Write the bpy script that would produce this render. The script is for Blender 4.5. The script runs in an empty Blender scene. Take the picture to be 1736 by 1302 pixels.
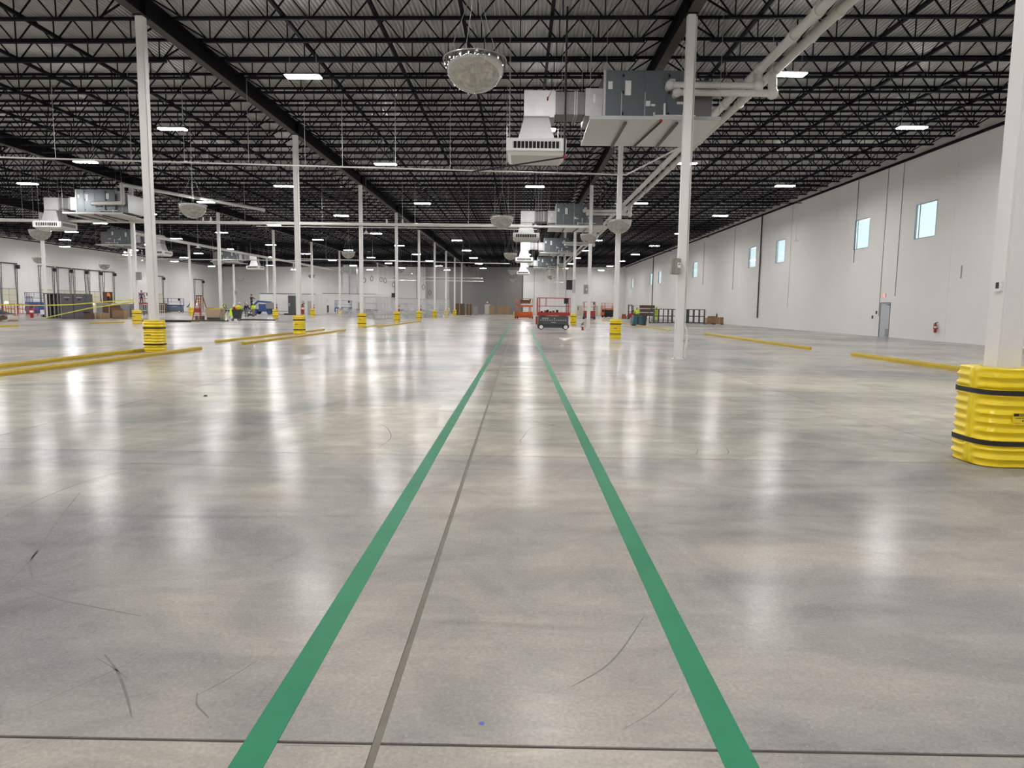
import bpy, bmesh, math, random
from mathutils import Vector, Matrix
random.seed(7)
scene = bpy.context.scene
COL = scene.collection
PI = math.pi

# ------------------------------------------------------------------ camera
cd = bpy.data.cameras.new('camera')
cam = bpy.data.objects.new('camera', cd); COL.objects.link(cam)
cd.sensor_fit = 'HORIZONTAL'; cd.sensor_width = 36.0
cd.lens = 36.0 * 1162.83 / 1736.0
cd.clip_start = 0.05; cd.clip_end = 1000
pitch, yaw, roll = 0.111149, 0.010216, 0.012776
fw = Vector((-math.sin(yaw), math.cos(yaw), 0)); rt = Vector((math.cos(yaw), math.sin(yaw), 0)); up = Vector((0, 0, 1))
f2 = fw*math.cos(pitch) - up*math.sin(pitch); u2 = up*math.cos(pitch) + fw*math.sin(pitch)
r3 = rt*math.cos(roll) + u2*math.sin(roll); u3 = u2*math.cos(roll) - rt*math.sin(roll)
m = Matrix((r3, u3, -f2)).transposed().to_4x4(); m.translation = Vector((0, 0, 1.6454))
cam.matrix_world = m
scene.camera = cam

# ------------------------------------------------------------------ world, exposure
w = bpy.data.worlds.new('sky'); scene.world = w; w.use_nodes = True
wn = w.node_tree.nodes; bg = wn['Background']
bg.inputs['Color'].default_value = (0.74, 0.95, 1.0, 1); bg.inputs['Strength'].default_value = 1.3
scene.view_settings.view_transform = 'Standard'; scene.view_settings.look = 'None'
scene.view_settings.exposure = 0.0; scene.view_settings.gamma = 1.0; scene.view_settings.use_curve_mapping = False
scene.cycles.use_denoising = True
scene.cycles.max_bounces = 6; scene.cycles.diffuse_bounces = 4; scene.cycles.glossy_bounces = 2
scene.cycles.use_adaptive_sampling = True; scene.cycles.adaptive_threshold = 0.035; scene.cycles.caustics_reflective = False; scene.cycles.caustics_refractive = False
scene.cycles.transparent_max_bounces = 12
scene.cycles.sample_clamp_indirect = 6.0
LAMP = 275.0

# ------------------------------------------------------------------ materials
MATS = {}
def mat(name, col, rough=0.5, metal=0.0, var=0.08, scale=6.0, emit=None, spec=0.5, bump=0.0):
    if name in MATS: return MATS[name]
    M = bpy.data.materials.new(name); M.use_nodes = True; MATS[name] = M
    n = M.node_tree.nodes; l = M.node_tree.links; b = n['Principled BSDF']
    b.inputs['Roughness'].default_value = rough; b.inputs['Metallic'].default_value = metal
    b.inputs['Specular IOR Level'].default_value = spec
    if emit:
        b.inputs['Emission Color'].default_value = (*emit[:3], 1); b.inputs['Emission Strength'].default_value = emit[3]
        b.inputs['Base Color'].default_value = (*col, 1)
        return M
    tc = n.new('ShaderNodeTexCoord'); nz = n.new('ShaderNodeTexNoise'); nz.inputs['Scale'].default_value = scale
    nz.inputs['Detail'].default_value = 5
    l.new(tc.outputs['Object'], nz.inputs['Vector'])
    mx = n.new('ShaderNodeMix'); mx.data_type = 'RGBA'
    mx.inputs['A'].default_value = (*[c*(1-var) for c in col], 1); mx.inputs['B'].default_value = (*[min(1, c*(1+var)) for c in col], 1)
    l.new(nz.outputs['Fac'], mx.inputs['Factor']); l.new(mx.outputs['Result'], b.inputs['Base Color'])
    if bump:
        bp = n.new('ShaderNodeBump'); bp.inputs['Strength'].default_value = bump; bp.inputs['Distance'].default_value = 0.02
        l.new(nz.outputs['Fac'], bp.inputs['Height']); l.new(bp.outputs['Normal'], b.inputs['Normal'])
    return M

def floor_mat():
    M = bpy.data.materials.new('polished_concrete'); M.use_nodes = True
    n = M.node_tree.nodes; l = M.node_tree.links; b = n['Principled BSDF']
    tc = n.new('ShaderNodeTexCoord'); geo = n.new('ShaderNodeNewGeometry')
    def noise(scale, detail, vec=None, dist=0.0, rough=0.55):
        k = n.new('ShaderNodeTexNoise'); k.inputs['Scale'].default_value = scale; k.inputs['Detail'].default_value = detail
        k.inputs['Distortion'].default_value = dist; k.inputs['Roughness'].default_value = rough
        l.new(vec if vec else geo.outputs['Position'], k.inputs['Vector']); return k
    def ramp(src, stops):
        r = n.new('ShaderNodeValToRGB'); e = r.color_ramp.elements
        e[0].position, e[0].color = stops[0][0], (*stops[0][1], 1); e[1].position, e[1].color = stops[-1][0], (*stops[-1][1], 1)
        for p, c in stops[1:-1]:
            q = e.new(p); q.color = (*c, 1)
        l.new(src, r.inputs['Fac']); return r
    def mixc(a, bb, fac, mode='MIX'):
        x = n.new('ShaderNodeMix'); x.data_type = 'RGBA'; x.blend_type = mode
        for s, v in (('A', a), ('B', bb)):
            if isinstance(v, tuple): x.inputs[s].default_value = (*v, 1)
            else: l.new(v, x.inputs[s])
        if isinstance(fac, float): x.inputs['Factor'].default_value = fac
        else: l.new(fac, x.inputs['Factor'])
        return x.outputs['Result']
    big = noise(0.20, 8, dist=0.8, rough=0.6); r1 = ramp(big.outputs['Fac'], [(0.38, (0.262, 0.254, 0.253)), (0.48, (0.350, 0.331, 0.309)), (0.56, (0.405, 0.380, 0.344)), (0.66, (0.485, 0.456, 0.395))])
    # mottling, then trowel streaks: noise stretched along a diagonal
    mo = noise(1.1, 10, dist=1.2, rough=0.68); r5 = ramp(mo.outputs['Fac'], [(0.36, (0.82, 0.82, 0.84)), (0.5, (1.0, 1.0, 0.995)), (0.64, (1.17, 1.16, 1.12))])
    c = mixc(r1.outputs['Color'], r5.outputs['Color'], 0.75, 'MULTIPLY')
    mp = n.new('ShaderNodeMapping'); mp.inputs['Scale'].default_value = (0.45, 3.2, 1); mp.inputs['Rotation'].default_value = (0, 0, 0.95)
    l.new(geo.outputs['Position'], mp.inputs['Vector'])
    st = noise(1.0, 8, mp.outputs['Vector'], dist=0.7, rough=0.65); r2 = ramp(st.outputs['Fac'], [(0.34, (0.86, 0.86, 0.87)), (0.66, (1.12, 1.12, 1.1))])
    c = mixc(c, r2.outputs['Color'], 0.6, 'MULTIPLY')
    # each pour has its own tone
    oi = n.new('ShaderNodeObjectInfo'); c = mixc(c, oi.outputs['Color'], 1.0, 'MULTIPLY')
    # fine salt and pepper
    fn = noise(55, 4, rough=0.75); r3_ = ramp(fn.outputs['Fac'], [(0.3, (0.78, 0.78, 0.78)), (0.7, (1.2, 1.2, 1.19))])
    c = mixc(c, r3_.outputs['Color'], 0.75, 'MULTIPLY')
    # light aggregate specks
    vo = n.new('ShaderNodeTexVoronoi'); vo.inputs['Scale'].default_value = 38; l.new(geo.outputs['Position'], vo.inputs['Vector'])
    r4 = ramp(vo.outputs['Distance'], [(0.05, (1, 1, 1)), (0.14, (0, 0, 0))])
    c = mixc(c, (0.46, 0.44, 0.41), r4.outputs['Color'])
    # tyre scuffs: thin bands of a distorted wave, broken up by noise
    def scuff(scale, rot, lo, hi, colr, amt, dist, nscale):
        q = n.new('ShaderNodeMapping'); q.inputs['Location'].default_value = (rot[0], rot[1], 0); l.new(geo.outputs['Position'], q.inputs['Vector'])
        wv = n.new('ShaderNodeTexWave'); wv.wave_type = 'RINGS'; wv.inputs['Scale'].default_value = scale; wv.inputs['Distortion'].default_value = dist
        wv.inputs['Detail'].default_value = 2; wv.inputs['Detail Scale'].default_value = 0.25
        l.new(q.outputs['Vector'], wv.inputs['Vector'])
        a = ramp(wv.outputs['Fac'], [(lo, (0, 0, 0)), (hi, (1, 1, 1))])
        k = noise(nscale, 3); kb = ramp(k.outputs['Fac'], [(0.5, (0, 0, 0)), (0.66, (amt, amt, amt))])
        x = n.new('ShaderNodeMath'); x.operation = 'MULTIPLY'; l.new(a.outputs['Color'], x.inputs[0]); l.new(kb.outputs['Color'], x.inputs[1])
        return x.outputs[0]
    c = mixc(c, (0.13, 0.125, 0.12), scuff(0.21, (3.1, -4.2), 0.990, 1.0, None, 0.42, 10.0, 0.5))
    c = mixc(c, (0.50, 0.48, 0.43), scuff(0.13, (-2.5, -21.0), 0.975, 1.0, None, 0.8, 8.0, 0.16))
    l.new(c, b.inputs['Base Color'])
    rr = n.new('ShaderNodeMapRange'); rr.inputs['To Min'].default_value = 0.13; rr.inputs['To Max'].default_value = 0.27
    l.new(st.outputs['Fac'], rr.inputs['Value']); l.new(rr.outputs['Result'], b.inputs['Roughness'])
    bp = n.new('ShaderNodeBump'); bp.inputs['Strength'].default_value = 0.02; bp.inputs['Distance'].default_value = 0.01
    l.new(st.outputs['Fac'], bp.inputs['Height']); l.new(bp.outputs['Normal'], b.inputs['Normal'])
    b.inputs['Specular IOR Level'].default_value = 0.018
    return M

def clear_mat(name, col, opac, rough=0.05):
    M = bpy.data.materials.new(name); M.use_nodes = True; n = M.node_tree.nodes; l = M.node_tree.links
    n.remove(n['Principled BSDF'])
    t = n.new('ShaderNodeBsdfTransparent'); g = n.new('ShaderNodeBsdfGlossy'); g.inputs['Roughness'].default_value = rough
    d = n.new('ShaderNodeBsdfDiffuse'); d.inputs['Color'].default_value = (*col, 1)
    fc = n.new('ShaderNodeLayerWeight'); fc.inputs['Blend'].default_value = 0.5
    pw = n.new('ShaderNodeMath'); pw.operation = 'POWER'; pw.inputs[1].default_value = 4.0; l.new(fc.outputs['Facing'], pw.inputs[0])
    lw = n.new('ShaderNodeMath'); lw.operation = 'MULTIPLY_ADD'; lw.inputs[1].default_value = 0.5; lw.inputs[2].default_value = 0.04; l.new(pw.outputs[0], lw.inputs[0])
    m1 = n.new('ShaderNodeMixShader'); m1.inputs[0].default_value = opac
    m2 = n.new('ShaderNodeMixShader')
    l.new(t.outputs[0], m1.inputs[1]); l.new(d.outputs[0], m1.inputs[2])
    l.new(lw.outputs[0], m2.inputs[0]); l.new(m1.outputs[0], m2.inputs[1]); l.new(g.outputs[0], m2.inputs[2])
    l.new(m2.outputs[0], n['Material Output'].inputs[0]); MATS[name] = M; return M

FLOOR = floor_mat()
JOINT = mat('joint_filler', (0.07, 0.065, 0.055), 0.8)
FILL = mat('wide_joint_filler', (0.165, 0.15, 0.122), 0.7, var=0.25, scale=9)
GREEN = mat('green_tape', (0.036, 0.215, 0.115), 0.45, var=0.18, scale=3, spec=0.08)
WALL = mat('white_wall_paint', (0.70, 0.685, 0.665), 0.75, var=0.035, scale=0.8)
WALLG = mat('grey_wall_panel', (0.19, 0.185, 0.175), 0.8, var=0.06, scale=0.5)  # dark grey tone for the middle panels of the back wall
COLW = mat('white_column_paint', (0.74, 0.72, 0.70), 0.45, var=0.03, scale=1.5)
YEL = mat('yellow_plastic', (0.80, 0.60, 0.010), 0.33, var=0.05, scale=5)
YELP = mat('yellow_painted_steel', (0.50, 0.345, 0.012), 0.45, var=0.14, scale=4)
BLK = mat('black_strap', (0.012, 0.012, 0.013), 0.6)
STEEL = mat('black_joist_steel', (0.008, 0.0085, 0.012), 0.8, var=0.2, spec=0.1)
GIRD = mat('dark_girder_steel', (0.009, 0.009, 0.012), 0.8, var=0.25, scale=1.5, spec=0.1)
FLANGE = mat('girder_flange_primer', (0.045, 0.036, 0.026), 0.8, var=0.3, scale=2)
DECK = mat('galvanised_deck', (0.47, 0.465, 0.45), 0.42, metal=0.25, var=0.12, scale=1.2)
DUCT = mat('galvanised_duct', (0.48, 0.48, 0.475), 0.42, metal=0.5, var=0.16, scale=2.2, bump=0.25)
DUCTD = mat('dull_duct', (0.17, 0.17, 0.168), 0.45, metal=0.6, var=0.16, scale=3)
AHU = mat('blue_grey_cabinet', (0.125, 0.148, 0.16), 0.4, metal=0.3, var=0.12, scale=2)
GRILLE = mat('white_grille_paint', (0.70, 0.69, 0.66), 0.45, var=0.04)
VOID = mat('dark_louvre_gap', (0.008, 0.008, 0.008), 0.9)
PIPE = mat('white_pipe_jacket', (0.66, 0.645, 0.61), 0.5, var=0.06, scale=3)
PVC = mat('white_pvc', (0.72, 0.71, 0.67), 0.4)
ROD = mat('zinc_rod', (0.45, 0.45, 0.46), 0.4, metal=0.6)
CHROME = mat('mirror_acrylic', (0.54, 0.53, 0.50), 0.09, metal=1.0, var=0.05, scale=3)
RIM = mat('mirror_rim', (0.45, 0.45, 0.44), 0.35, metal=0.4)
RED = mat('red_paint', (0.30, 0.022, 0.018), 0.4)
REDB = mat('bright_red_paint', (0.32, 0.014, 0.016), 0.4)
ORANGE = mat('orange_paint', (0.55, 0.10, 0.015), 0.45)
BLUE = mat('blue_paint', (0.022, 0.07, 0.22), 0.42)
NAVY = mat('navy_cloth', (0.012, 0.018, 0.045), 0.9)
DGREY = mat('dark_grey_steel', (0.055, 0.06, 0.065), 0.45, var=0.1)
MGREY = mat('mid_grey_steel', (0.23, 0.23, 0.235), 0.5)
LGREY = mat('light_grey_steel', (0.42, 0.42, 0.41), 0.5)
CABG = mat('switchgear_grey', (0.075, 0.078, 0.082), 0.5, var=0.08)
CARD = mat('cardboard', (0.30, 0.19, 0.10), 0.85, var=0.18, scale=4)
BROWN = mat('brown_crate', (0.10, 0.062, 0.038), 0.8, var=0.25, scale=3)
WOOD = mat('pallet_wood', (0.33, 0.22, 0.12), 0.8, var=0.2)
RUB = mat('black_rubber', (0.015, 0.015, 0.015), 0.75)
WHT = mat('white_plastic', (0.75, 0.74, 0.72), 0.4)
CREAM = mat('cream_dock_panel', (0.60, 0.57, 0.44), 0.55, var=0.05)
HIVIS = mat('hi_vis_yellow', (0.62, 0.86, 0.03), 0.7, var=0.12)
HIORG = mat('hi_vis_orange', (0.85, 0.20, 0.02), 0.7)
SKIN = mat('skin', (0.42, 0.25, 0.17), 0.6)
DENIM = mat('blue_grey_denim', (0.12, 0.15, 0.19), 0.9, var=0.2)
KHAKI = mat('dusty_brown_cloth', (0.22, 0.18, 0.15), 0.9, var=0.2)
TEAL = mat('teal_machine_plastic', (0.025, 0.085, 0.11), 0.4)
DOORG = mat('grey_door_paint', (0.42, 0.45, 0.47), 0.45)
DOORB = mat('beige_door_paint', (0.47, 0.45, 0.40), 0.5)
BEIGE = mat('beige_enclosure', (0.26, 0.25, 0.21), 0.5)
TAPE = mat('caution_tape', (0.62, 0.55, 0.03), 0.5, var=0.35, scale=1.5)
LIT = mat('lamp_lens', (1, 1, 1), emit=(1.0, 0.985, 0.975, LAMP))
EXIT = mat('exit_red_light', (0.6, 0.05, 0.04), emit=(1.0, 0.10, 0.08, 1.4))
EMLT = mat('emergency_head', (1, 1, 1), emit=(1, 0.97, 0.9, 5.0))
DLIT = mat('dock_light_pane', (1, 1, 1), emit=(0.95, 1.0, 1.0, 1.1))
GLASS = clear_mat('window_glass', (0.7, 0.9, 0.95), 0.02)
WRAP = clear_mat('clear_plastic_sheet', (0.80, 0.82, 0.84), 0.26, 0.12)
FRAME = mat('window_frame', (0.28, 0.33, 0.36), 0.5)

# ------------------------------------------------------------------ mesh helpers
class MB:
    def __init__(s): s.v = []; s.f = []
    def box(s, x0, y0, z0, x1, y1, z1):
        if x0 > x1: x0, x1 = x1, x0
        if y0 > y1: y0, y1 = y1, y0
        if z0 > z1: z0, z1 = z1, z0
        i = len(s.v); s.v += [(x0,y0,z0),(x1,y0,z0),(x1,y1,z0),(x0,y1,z0),(x0,y0,z1),(x1,y0,z1),(x1,y1,z1),(x0,y1,z1)]
        s.f += [(i,i+3,i+2,i+1),(i+4,i+5,i+6,i+7),(i,i+1,i+5,i+4),(i+1,i+2,i+6,i+5),(i+2,i+3,i+7,i+6),(i+3,i,i+4,i+7)]; return s
    def bar(s, p, q, a, b=None, n=4, up=None):
        """rectangular bar a wide, b high between points"""
        b = b or a; p = Vector(p); q = Vector(q); d = (q-p).normalized()
        u = Vector(up) if up else (Vector((0,0,1)) if abs(d.z) < 0.95 else Vector((0,1,0)))
        s1 = d.cross(u).normalized()*(a/2); s2 = s1.cross(d).normalized()*(b/2)
        i = len(s.v)
        for c in (p, q):
            for k in (s1+s2, -s1+s2, -s1-s2, s1-s2): s.v.append(tuple(c+k))
        s.f += [(i,i+1,i+2,i+3),(i+7,i+6,i+5,i+4)] + [(i+k, i+4+k, i+4+(k+1)%4, i+(k+1)%4) for k in range(4)]; return s
    def cyl(s, p, q, r, n=10, r2=None, caps=True):
        r2 = r if r2 is None else r2; p = Vector(p); q = Vector(q); d = (q-p).normalized()
        u = Vector((0,0,1)) if abs(d.z) < 0.95 else Vector((1,0,0))
        a = d.cross(u).normalized(); b = a.cross(d).normalized(); i = len(s.v)
        for c, rr in ((p, r), (q, r2)):
            for k in range(n):
                t = 2*PI*k/n; s.v.append(tuple(c + a*(rr*math.cos(t)) + b*(rr*math.sin(t))))
        s.f += [(i+k, i+n+k, i+n+(k+1)%n, i+(k+1)%n) for k in range(n)]
        if caps: s.f += [tuple(range(i, i+n)), tuple(range(i+2*n-1, i+n-1, -1))]
        return s
    def tube(s, pts, r, n=8):
        for a, b in zip(pts[:-1], pts[1:]): s.cyl(a, b, r, n)
        return s
    def lathe(s, prof, n=16, c=(0,0,0), sx=1, sy=1):
        i = len(s.v); k = len(prof)
        for (r, z) in prof:
            for j in range(n):
                t = 2*PI*j/n; s.v.append((c[0]+sx*r*math.cos(t), c[1]+sy*r*math.sin(t), c[2]+z))
        for a in range(k-1):
            for j in range(n):
                s.f.append((i+a*n+j, i+a*n+(j+1)%n, i+(a+1)*n+(j+1)%n, i+(a+1)*n+j))
        return s
    def sphere(s, c, r, n=10, sz=1.0, lo=-1.0):
        pr = []
        for a in range(n//2+1):
            t = -PI/2 + PI*a/(n//2); z = max(math.sin(t), lo); pr.append((max(1e-4, r*math.cos(t)), r*sz*z))
        return s.lathe(pr, n, c)
    def prism(s, poly, axis, a, b):
        """poly: 2-D points extruded along axis ('x','y','z') from a to b"""
        def P(u, v, w): return {'x': (w,u,v), 'y': (u,w,v), 'z': (u,v,w)}[axis]
        i = len(s.v); n = len(poly)
        s.v += [P(u, v, a) for u, v in poly] + [P(u, v, b) for u, v in poly]
        s.f += [(i+k, i+(k+1)%n, i+n+(k+1)%n, i+n+k) for k in range(n)] + [tuple(range(i+n-1, i-1, -1)), tuple(range(i+n, i+2*n))]; return s
    def frustum(s, r0, z0, r1, z1):
        i = len(s.v)
        for (x0,y0,x1,y1), z in ((r0,z0),(r1,z1)): s.v += [(x0,y0,z),(x1,y0,z),(x1,y1,z),(x0,y1,z)]
        s.f += [(i,i+1,i+5,i+4),(i+1,i+2,i+6,i+5),(i+2,i+3,i+7,i+6),(i+3,i,i+4,i+7),(i+3,i+2,i+1,i),(i+4,i+5,i+6,i+7)]; return s
    def mesh(s, name, fix=True):
        me = bpy.data.meshes.new(name); me.from_pydata(s.v, [], s.f); me.update()
        if fix:
            bm = bmesh.new(); bm.from_mesh(me); bmesh.ops.recalc_face_normals(bm, faces=bm.faces); bm.to_mesh(me); bm.free()
        return me
    def build(s, name, m, parent=None, smooth=False, loc=None, fix=True):
        me = s.mesh(name, fix); me.materials.append(m)
        if smooth:
            for p in me.polygons: p.use_smooth = True
            try: me.set_sharp_from_angle(angle=math.radians(38))
            except Exception: pass
        return link(name, me, parent, loc)
def link(name, me, parent=None, loc=None, rz=0):
    o = bpy.data.objects.new(name, me); COL.objects.link(o); o.parent = parent
    if loc: o.location = loc
    if rz: o.rotation_euler.z = rz
    return o
def box(name, m, parent, *a): return MB().box(*a).build(name, m, parent, fix=False)
def tag(o, label, cat, group=None, kind=None):
    o['label'] = label; o['category'] = cat
    if group: o['group'] = group
    if kind: o['kind'] = kind
    return o
def thing(name, label, cat, loc=(0,0,0), rz=0, group=None):
    o = link(name, None, None, loc, rz); return tag(o, label, cat, group)
def struct(o): o['kind'] = 'structure'; return o
KIDS = {}
def copy_tree(o, parent=None):
    c = o.copy(); COL.objects.link(c); c.parent = parent
    for ch in o.children: copy_tree(ch, c)
    return c
def dup(o, loc, rz=None, label=None, group=None):
    c = copy_tree(o); c.location = loc
    if rz is not None: c.rotation_euler.z = rz
    if label: c['label'] = label
    if group: c['group'] = group
    return c
ORD = ['first','second','third','fourth','fifth','sixth','seventh','eighth','ninth','tenth','eleventh','twelfth','thirteenth','fourteenth','fifteenth']
def text(s, size, m, parent, loc, rot, depth=0.001, align='CENTER', name='lettering'):
    cu = bpy.data.curves.new('lettering', 'FONT'); cu.body = s; cu.size = size; cu.extrude = depth; cu.align_x = align; cu.align_y = 'CENTER'; cu.resolution_u = 2
    tmp = bpy.data.objects.new('lettering_curve', cu); COL.objects.link(tmp)
    dg = bpy.context.evaluated_depsgraph_get(); me = bpy.data.meshes.new_from_object(tmp.evaluated_get(dg))
    bpy.data.objects.remove(tmp); me.materials.clear(); me.materials.append(m)
    o = link(name, me, parent, loc); o.rotation_euler = rot
    return o

# ------------------------------------------------------------------ the building
XR, XL, YB, YF = 24.3, -69.0, 160.2, -40.0
ROWX = [5.32, -12.30, -29.92, -47.54]
GY = lambda k: 7.79 + 15.24*k
zb = lambda x: 10.785 + 0.0104*x          # underside of the joists
zdeck = lambda x: zb(x) + 0.85

# floor: concrete slabs parted by sawn joints
fl = MB().box(XL-0.3, YF-0.3, -0.4, XR+0.3, YB+0.3, -0.006).build('floor', JOINT, fix=False); struct(fl)
xs = [XL-0.2] + [5.35+5.87*n for n in range(-12, 4) if XL < 5.35+5.87*n < XR] + [XR+0.2]
ys = [YF-0.2] + [7.5+5.08*n for n in range(-9, 12) if YF < 7.5+5.08*n < YB]
TONE = random.Random(11)
def slab(x0, x1, y0, y1, nm='slab'):
    g0 = 0.016 if abs(x0+0.52) < 0.05 else 0.006; g1 = 0.016 if abs(x1+0.52) < 0.05 else 0.006
    e0 = 0.009 if abs(y0-2.42) < 0.05 else 0.006; e1 = 0.009 if abs(y1-2.42) < 0.05 else 0.006
    o = box(nm, FLOOR, fl, x0+g0, y0+e0, -0.05, x1-g1, y1-e1, 0.0)
    yc = (y0+y1)/2; k = TONE.uniform(0.96, 1.04); tone = (1.0, 1.0, 1.0)
    if yc < 2.4: tone = (1.06, 1.03, 1.0)
    elif yc < 7.5: tone = (0.95, 0.94, 0.955); k = 1.0
    elif yc < 17.7: tone = (1.09, 1.08, 1.03)
    o.color = (*[t_*k for t_ in tone], 1); return o
for a, b in zip(xs[:-1], xs[1:]):
    for c, d in zip(ys[:-1], ys[1:]): slab(a, b, c, d)
yl = ys[-1]; far = MB()
yy = yl
while yy < YB:
    y2 = min(yy+5.08, YB+0.2)
    for a, b in zip(xs[:-1], xs[1:]): far.box(a+0.004, yy+0.004, -0.05, b-0.004, y2-0.004, 0.0)
    yy += 5.08
o = far.build('far_slabs', FLOOR, fl, fix=False); o['kind'] = 'stuff'
MB().box(-0.535, YF, -0.05, -0.505, YB, -0.0025).build('joint_strip', FILL, fl, fix=False)

# green walkway lines
tag(MB().box(-1.02, -3, 0.0, -0.895, 82, 0.0022).build('floor_tape', GREEN, fix=False), 'green floor line, the left one of the walkway pair', 'floor tape', 'green walkway lines')
tag(MB().box(0.765, -3, 0.0, 0.89, 51.5, 0.0022).build('floor_tape', GREEN, fix=False), 'green floor line, the right one of the walkway pair', 'floor tape', 'green walkway lines')

# wall panels with cut-outs
def panel(name, m, parent, axis, at, th, a, b, z0, z1, holes=()):
    """upright panel; axis 'x' = plane at x=at (runs along y), 'y' = plane at y=at (runs along x)"""
    us = sorted({a, b, *[h[0] for h in holes], *[h[1] for h in holes]}); vs = sorted({z0, z1, *[h[2] for h in holes], *[h[3] for h in holes]})
    mb = MB()
    for u0, u1 in zip(us[:-1], us[1:]):
        for v0, v1 in zip(vs[:-1], vs[1:]):
            if any(h[0] <= u0 and u1 <= h[1] and h[2] <= v0 and v1 <= h[3] for h in holes): continue
            if axis == 'x': mb.box(at, u0, v0, at+th, u1, v1)
            else: mb.box(u0, at, v0, u1, at+th, v1)
    me = mb.mesh(name, fix=False); bm = bmesh.new(); bm.from_mesh(me)
    bmesh.ops.remove_doubles(bm, verts=bm.verts, dist=1e-5)
    # drop the doubled inner faces between neighbouring cells
    seen = {}
    for f in bm.faces: seen.setdefault(tuple(sorted(v.index for v in f.verts)), []).append(f)
    bmesh.ops.delete(bm, geom=[f for fs in seen.values() if len(fs) > 1 for f in fs], context='FACES_ONLY')
    bm.to_mesh(me); bm.free(); me.materials.append(m)
    return link(name, me, parent)
ZT = 12.3
WINS = [(42.35, 2.2), (50.1, 2.2), (65.5, 2.3), (73.3, 2.3), (97.0, 2.6), (121.3, 2.6), (129.2, 2.6), (150.3, 2.6)]
DOORY = (45.55, 46.85)
wr = MB(); edges = [YF, -29.7, -22, -14.3, -6.6, 1.1, 8.8, 16.5, 24.2, 31.9, 39.6, 47.3, 55, 62.7, 70.4, 78.1, 85.8, 93.5, 101.2, 108.9, 116.6, 124.3, 132, 139.7, 147.4, 155.1, YB+0.3]
for e in edges[1:-1]: wr.box(XR+0.12, e-0.08, -0.4, XR+0.2, e+0.08, ZT)
wr = wr.build('wall_right', WALL, fix=False); struct(wr)
for a, b in zip(edges[:-1], edges[1:]):
    hs = [(y-wd/2, y+wd/2, 6.12, 8.24) for y, wd in WINS if a < y < b] + ([(DOORY[0], DOORY[1], -0.4, 2.3)] if a < DOORY[0] < b else [])
    panel('panel', WALL, wr, 'x', XR, 0.12, a+0.006, b-0.006, -0.4, ZT, hs)
for i, (y, wd) in enumerate(WINS, 1):
    f = MB(); a, b, c, d = y-wd/2, y+wd/2, 6.12, 8.24; t = 0.05
    f.box(XR-0.01, a, c, XR+0.1, a+t, d).box(XR-0.01, b-t, c, XR+0.1, b, d).box(XR-0.01, a+t, c, XR+0.1, b-t, c+t).box(XR-0.01, a+t, d-t, XR+0.1, b-t, d)
    f = f.build('window_%d' % i, FRAME, fix=False); struct(f)
    box('mullion', FRAME, f, XR+0.02, b-0.42, c+t, XR+0.06, b-0.37, d-t)
    box('pane', GLASS, f, XR+0.035, a+t, c+t, XR+0.045, b-0.42, d-t)
    box('pane', GLASS, f, XR+0.035, b-0.37, c+t, XR+0.045, b-t, d-t)
# right wall door
dr = MB().box(XR-0.03, DOORY[0], 0, XR+0.1, DOORY[0]+0.06, 2.3).box(XR-0.03, DOORY[1]-0.06, 0, XR+0.1, DOORY[1], 2.3).box(XR-0.03, DOORY[0]+0.06, 2.22, XR+0.1, DOORY[1]-0.06, 2.3).build('door_1', mat('dark_door_frame', (0.22, 0.235, 0.24), 0.5), fix=False); struct(dr)
lf = box('door_leaf', DOORG, dr, XR+0.01, DOORY[0]+0.06, 0.01, XR+0.055, DOORY[1]-0.06, 2.22)
MB().cyl((XR-0.05, DOORY[1]-0.16, 1.05), (XR-0.05, DOORY[1]-0.3, 1.05), 0.014).cyl((XR+0.01, DOORY[1]-0.16, 1.05), (XR-0.05, DOORY[1]-0.16, 1.05), 0.014).build('door_handle', LGREY, lf)
box('door_closer', MGREY, lf, XR-0.06, DOORY[0]+0.1, 2.1, XR+0.01, DOORY[0]+0.4, 2.17)
box('kick_plate', MGREY, lf, XR+0.003, DOORY[0]+0.1, 0.03, XR+0.01, DOORY[0]+0.5, 0.55)

def exit_sign(loc, face, label):
    """face: rotation about z so that the lettering looks towards the room"""
    t = thing('exit_sign', label, 'exit sign', loc, face, 'lit exit signs')
    MB().box(-0.17, -0.01, -0.11, 0.17, 0.05, 0.11).build('housing', WHT, t, fix=False)
    box('face', mat('exit_face', (0.85, 0.6, 0.58), emit=(1.0, 0.22, 0.2, 0.8)), t, -0.155, -0.016, -0.095, 0.155, -0.01, 0.095)
    text('EXIT', 0.17, EXIT, t, (0, -0.019, 0), (PI/2, 0, 0))
    return t
exit_sign((XR-0.06, 46.35, 2.75), -PI/2, 'red lit exit sign above the door in the right wall')

# left wall with dock doors in front of it
wl = MB(); edges = [YF] + [88.9+3.87*i*2 for i in range(-17, 10) if YF+1 < 88.9+3.87*i*2 < YB-2] + [YB+0.3]
for e in edges[1:-1]: wl.box(XL-0.2, e-0.08, -0.4, XL-0.12, e+0.08, ZT)
wl = wl.build('wall_left', WALL, fix=False); struct(wl)
for a, b in zip(edges[:-1], edges[1:]): panel('panel', WALL, wl, 'x', XL-0.12, 0.12, a+0.006, b-0.006, -0.4, ZT)
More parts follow.
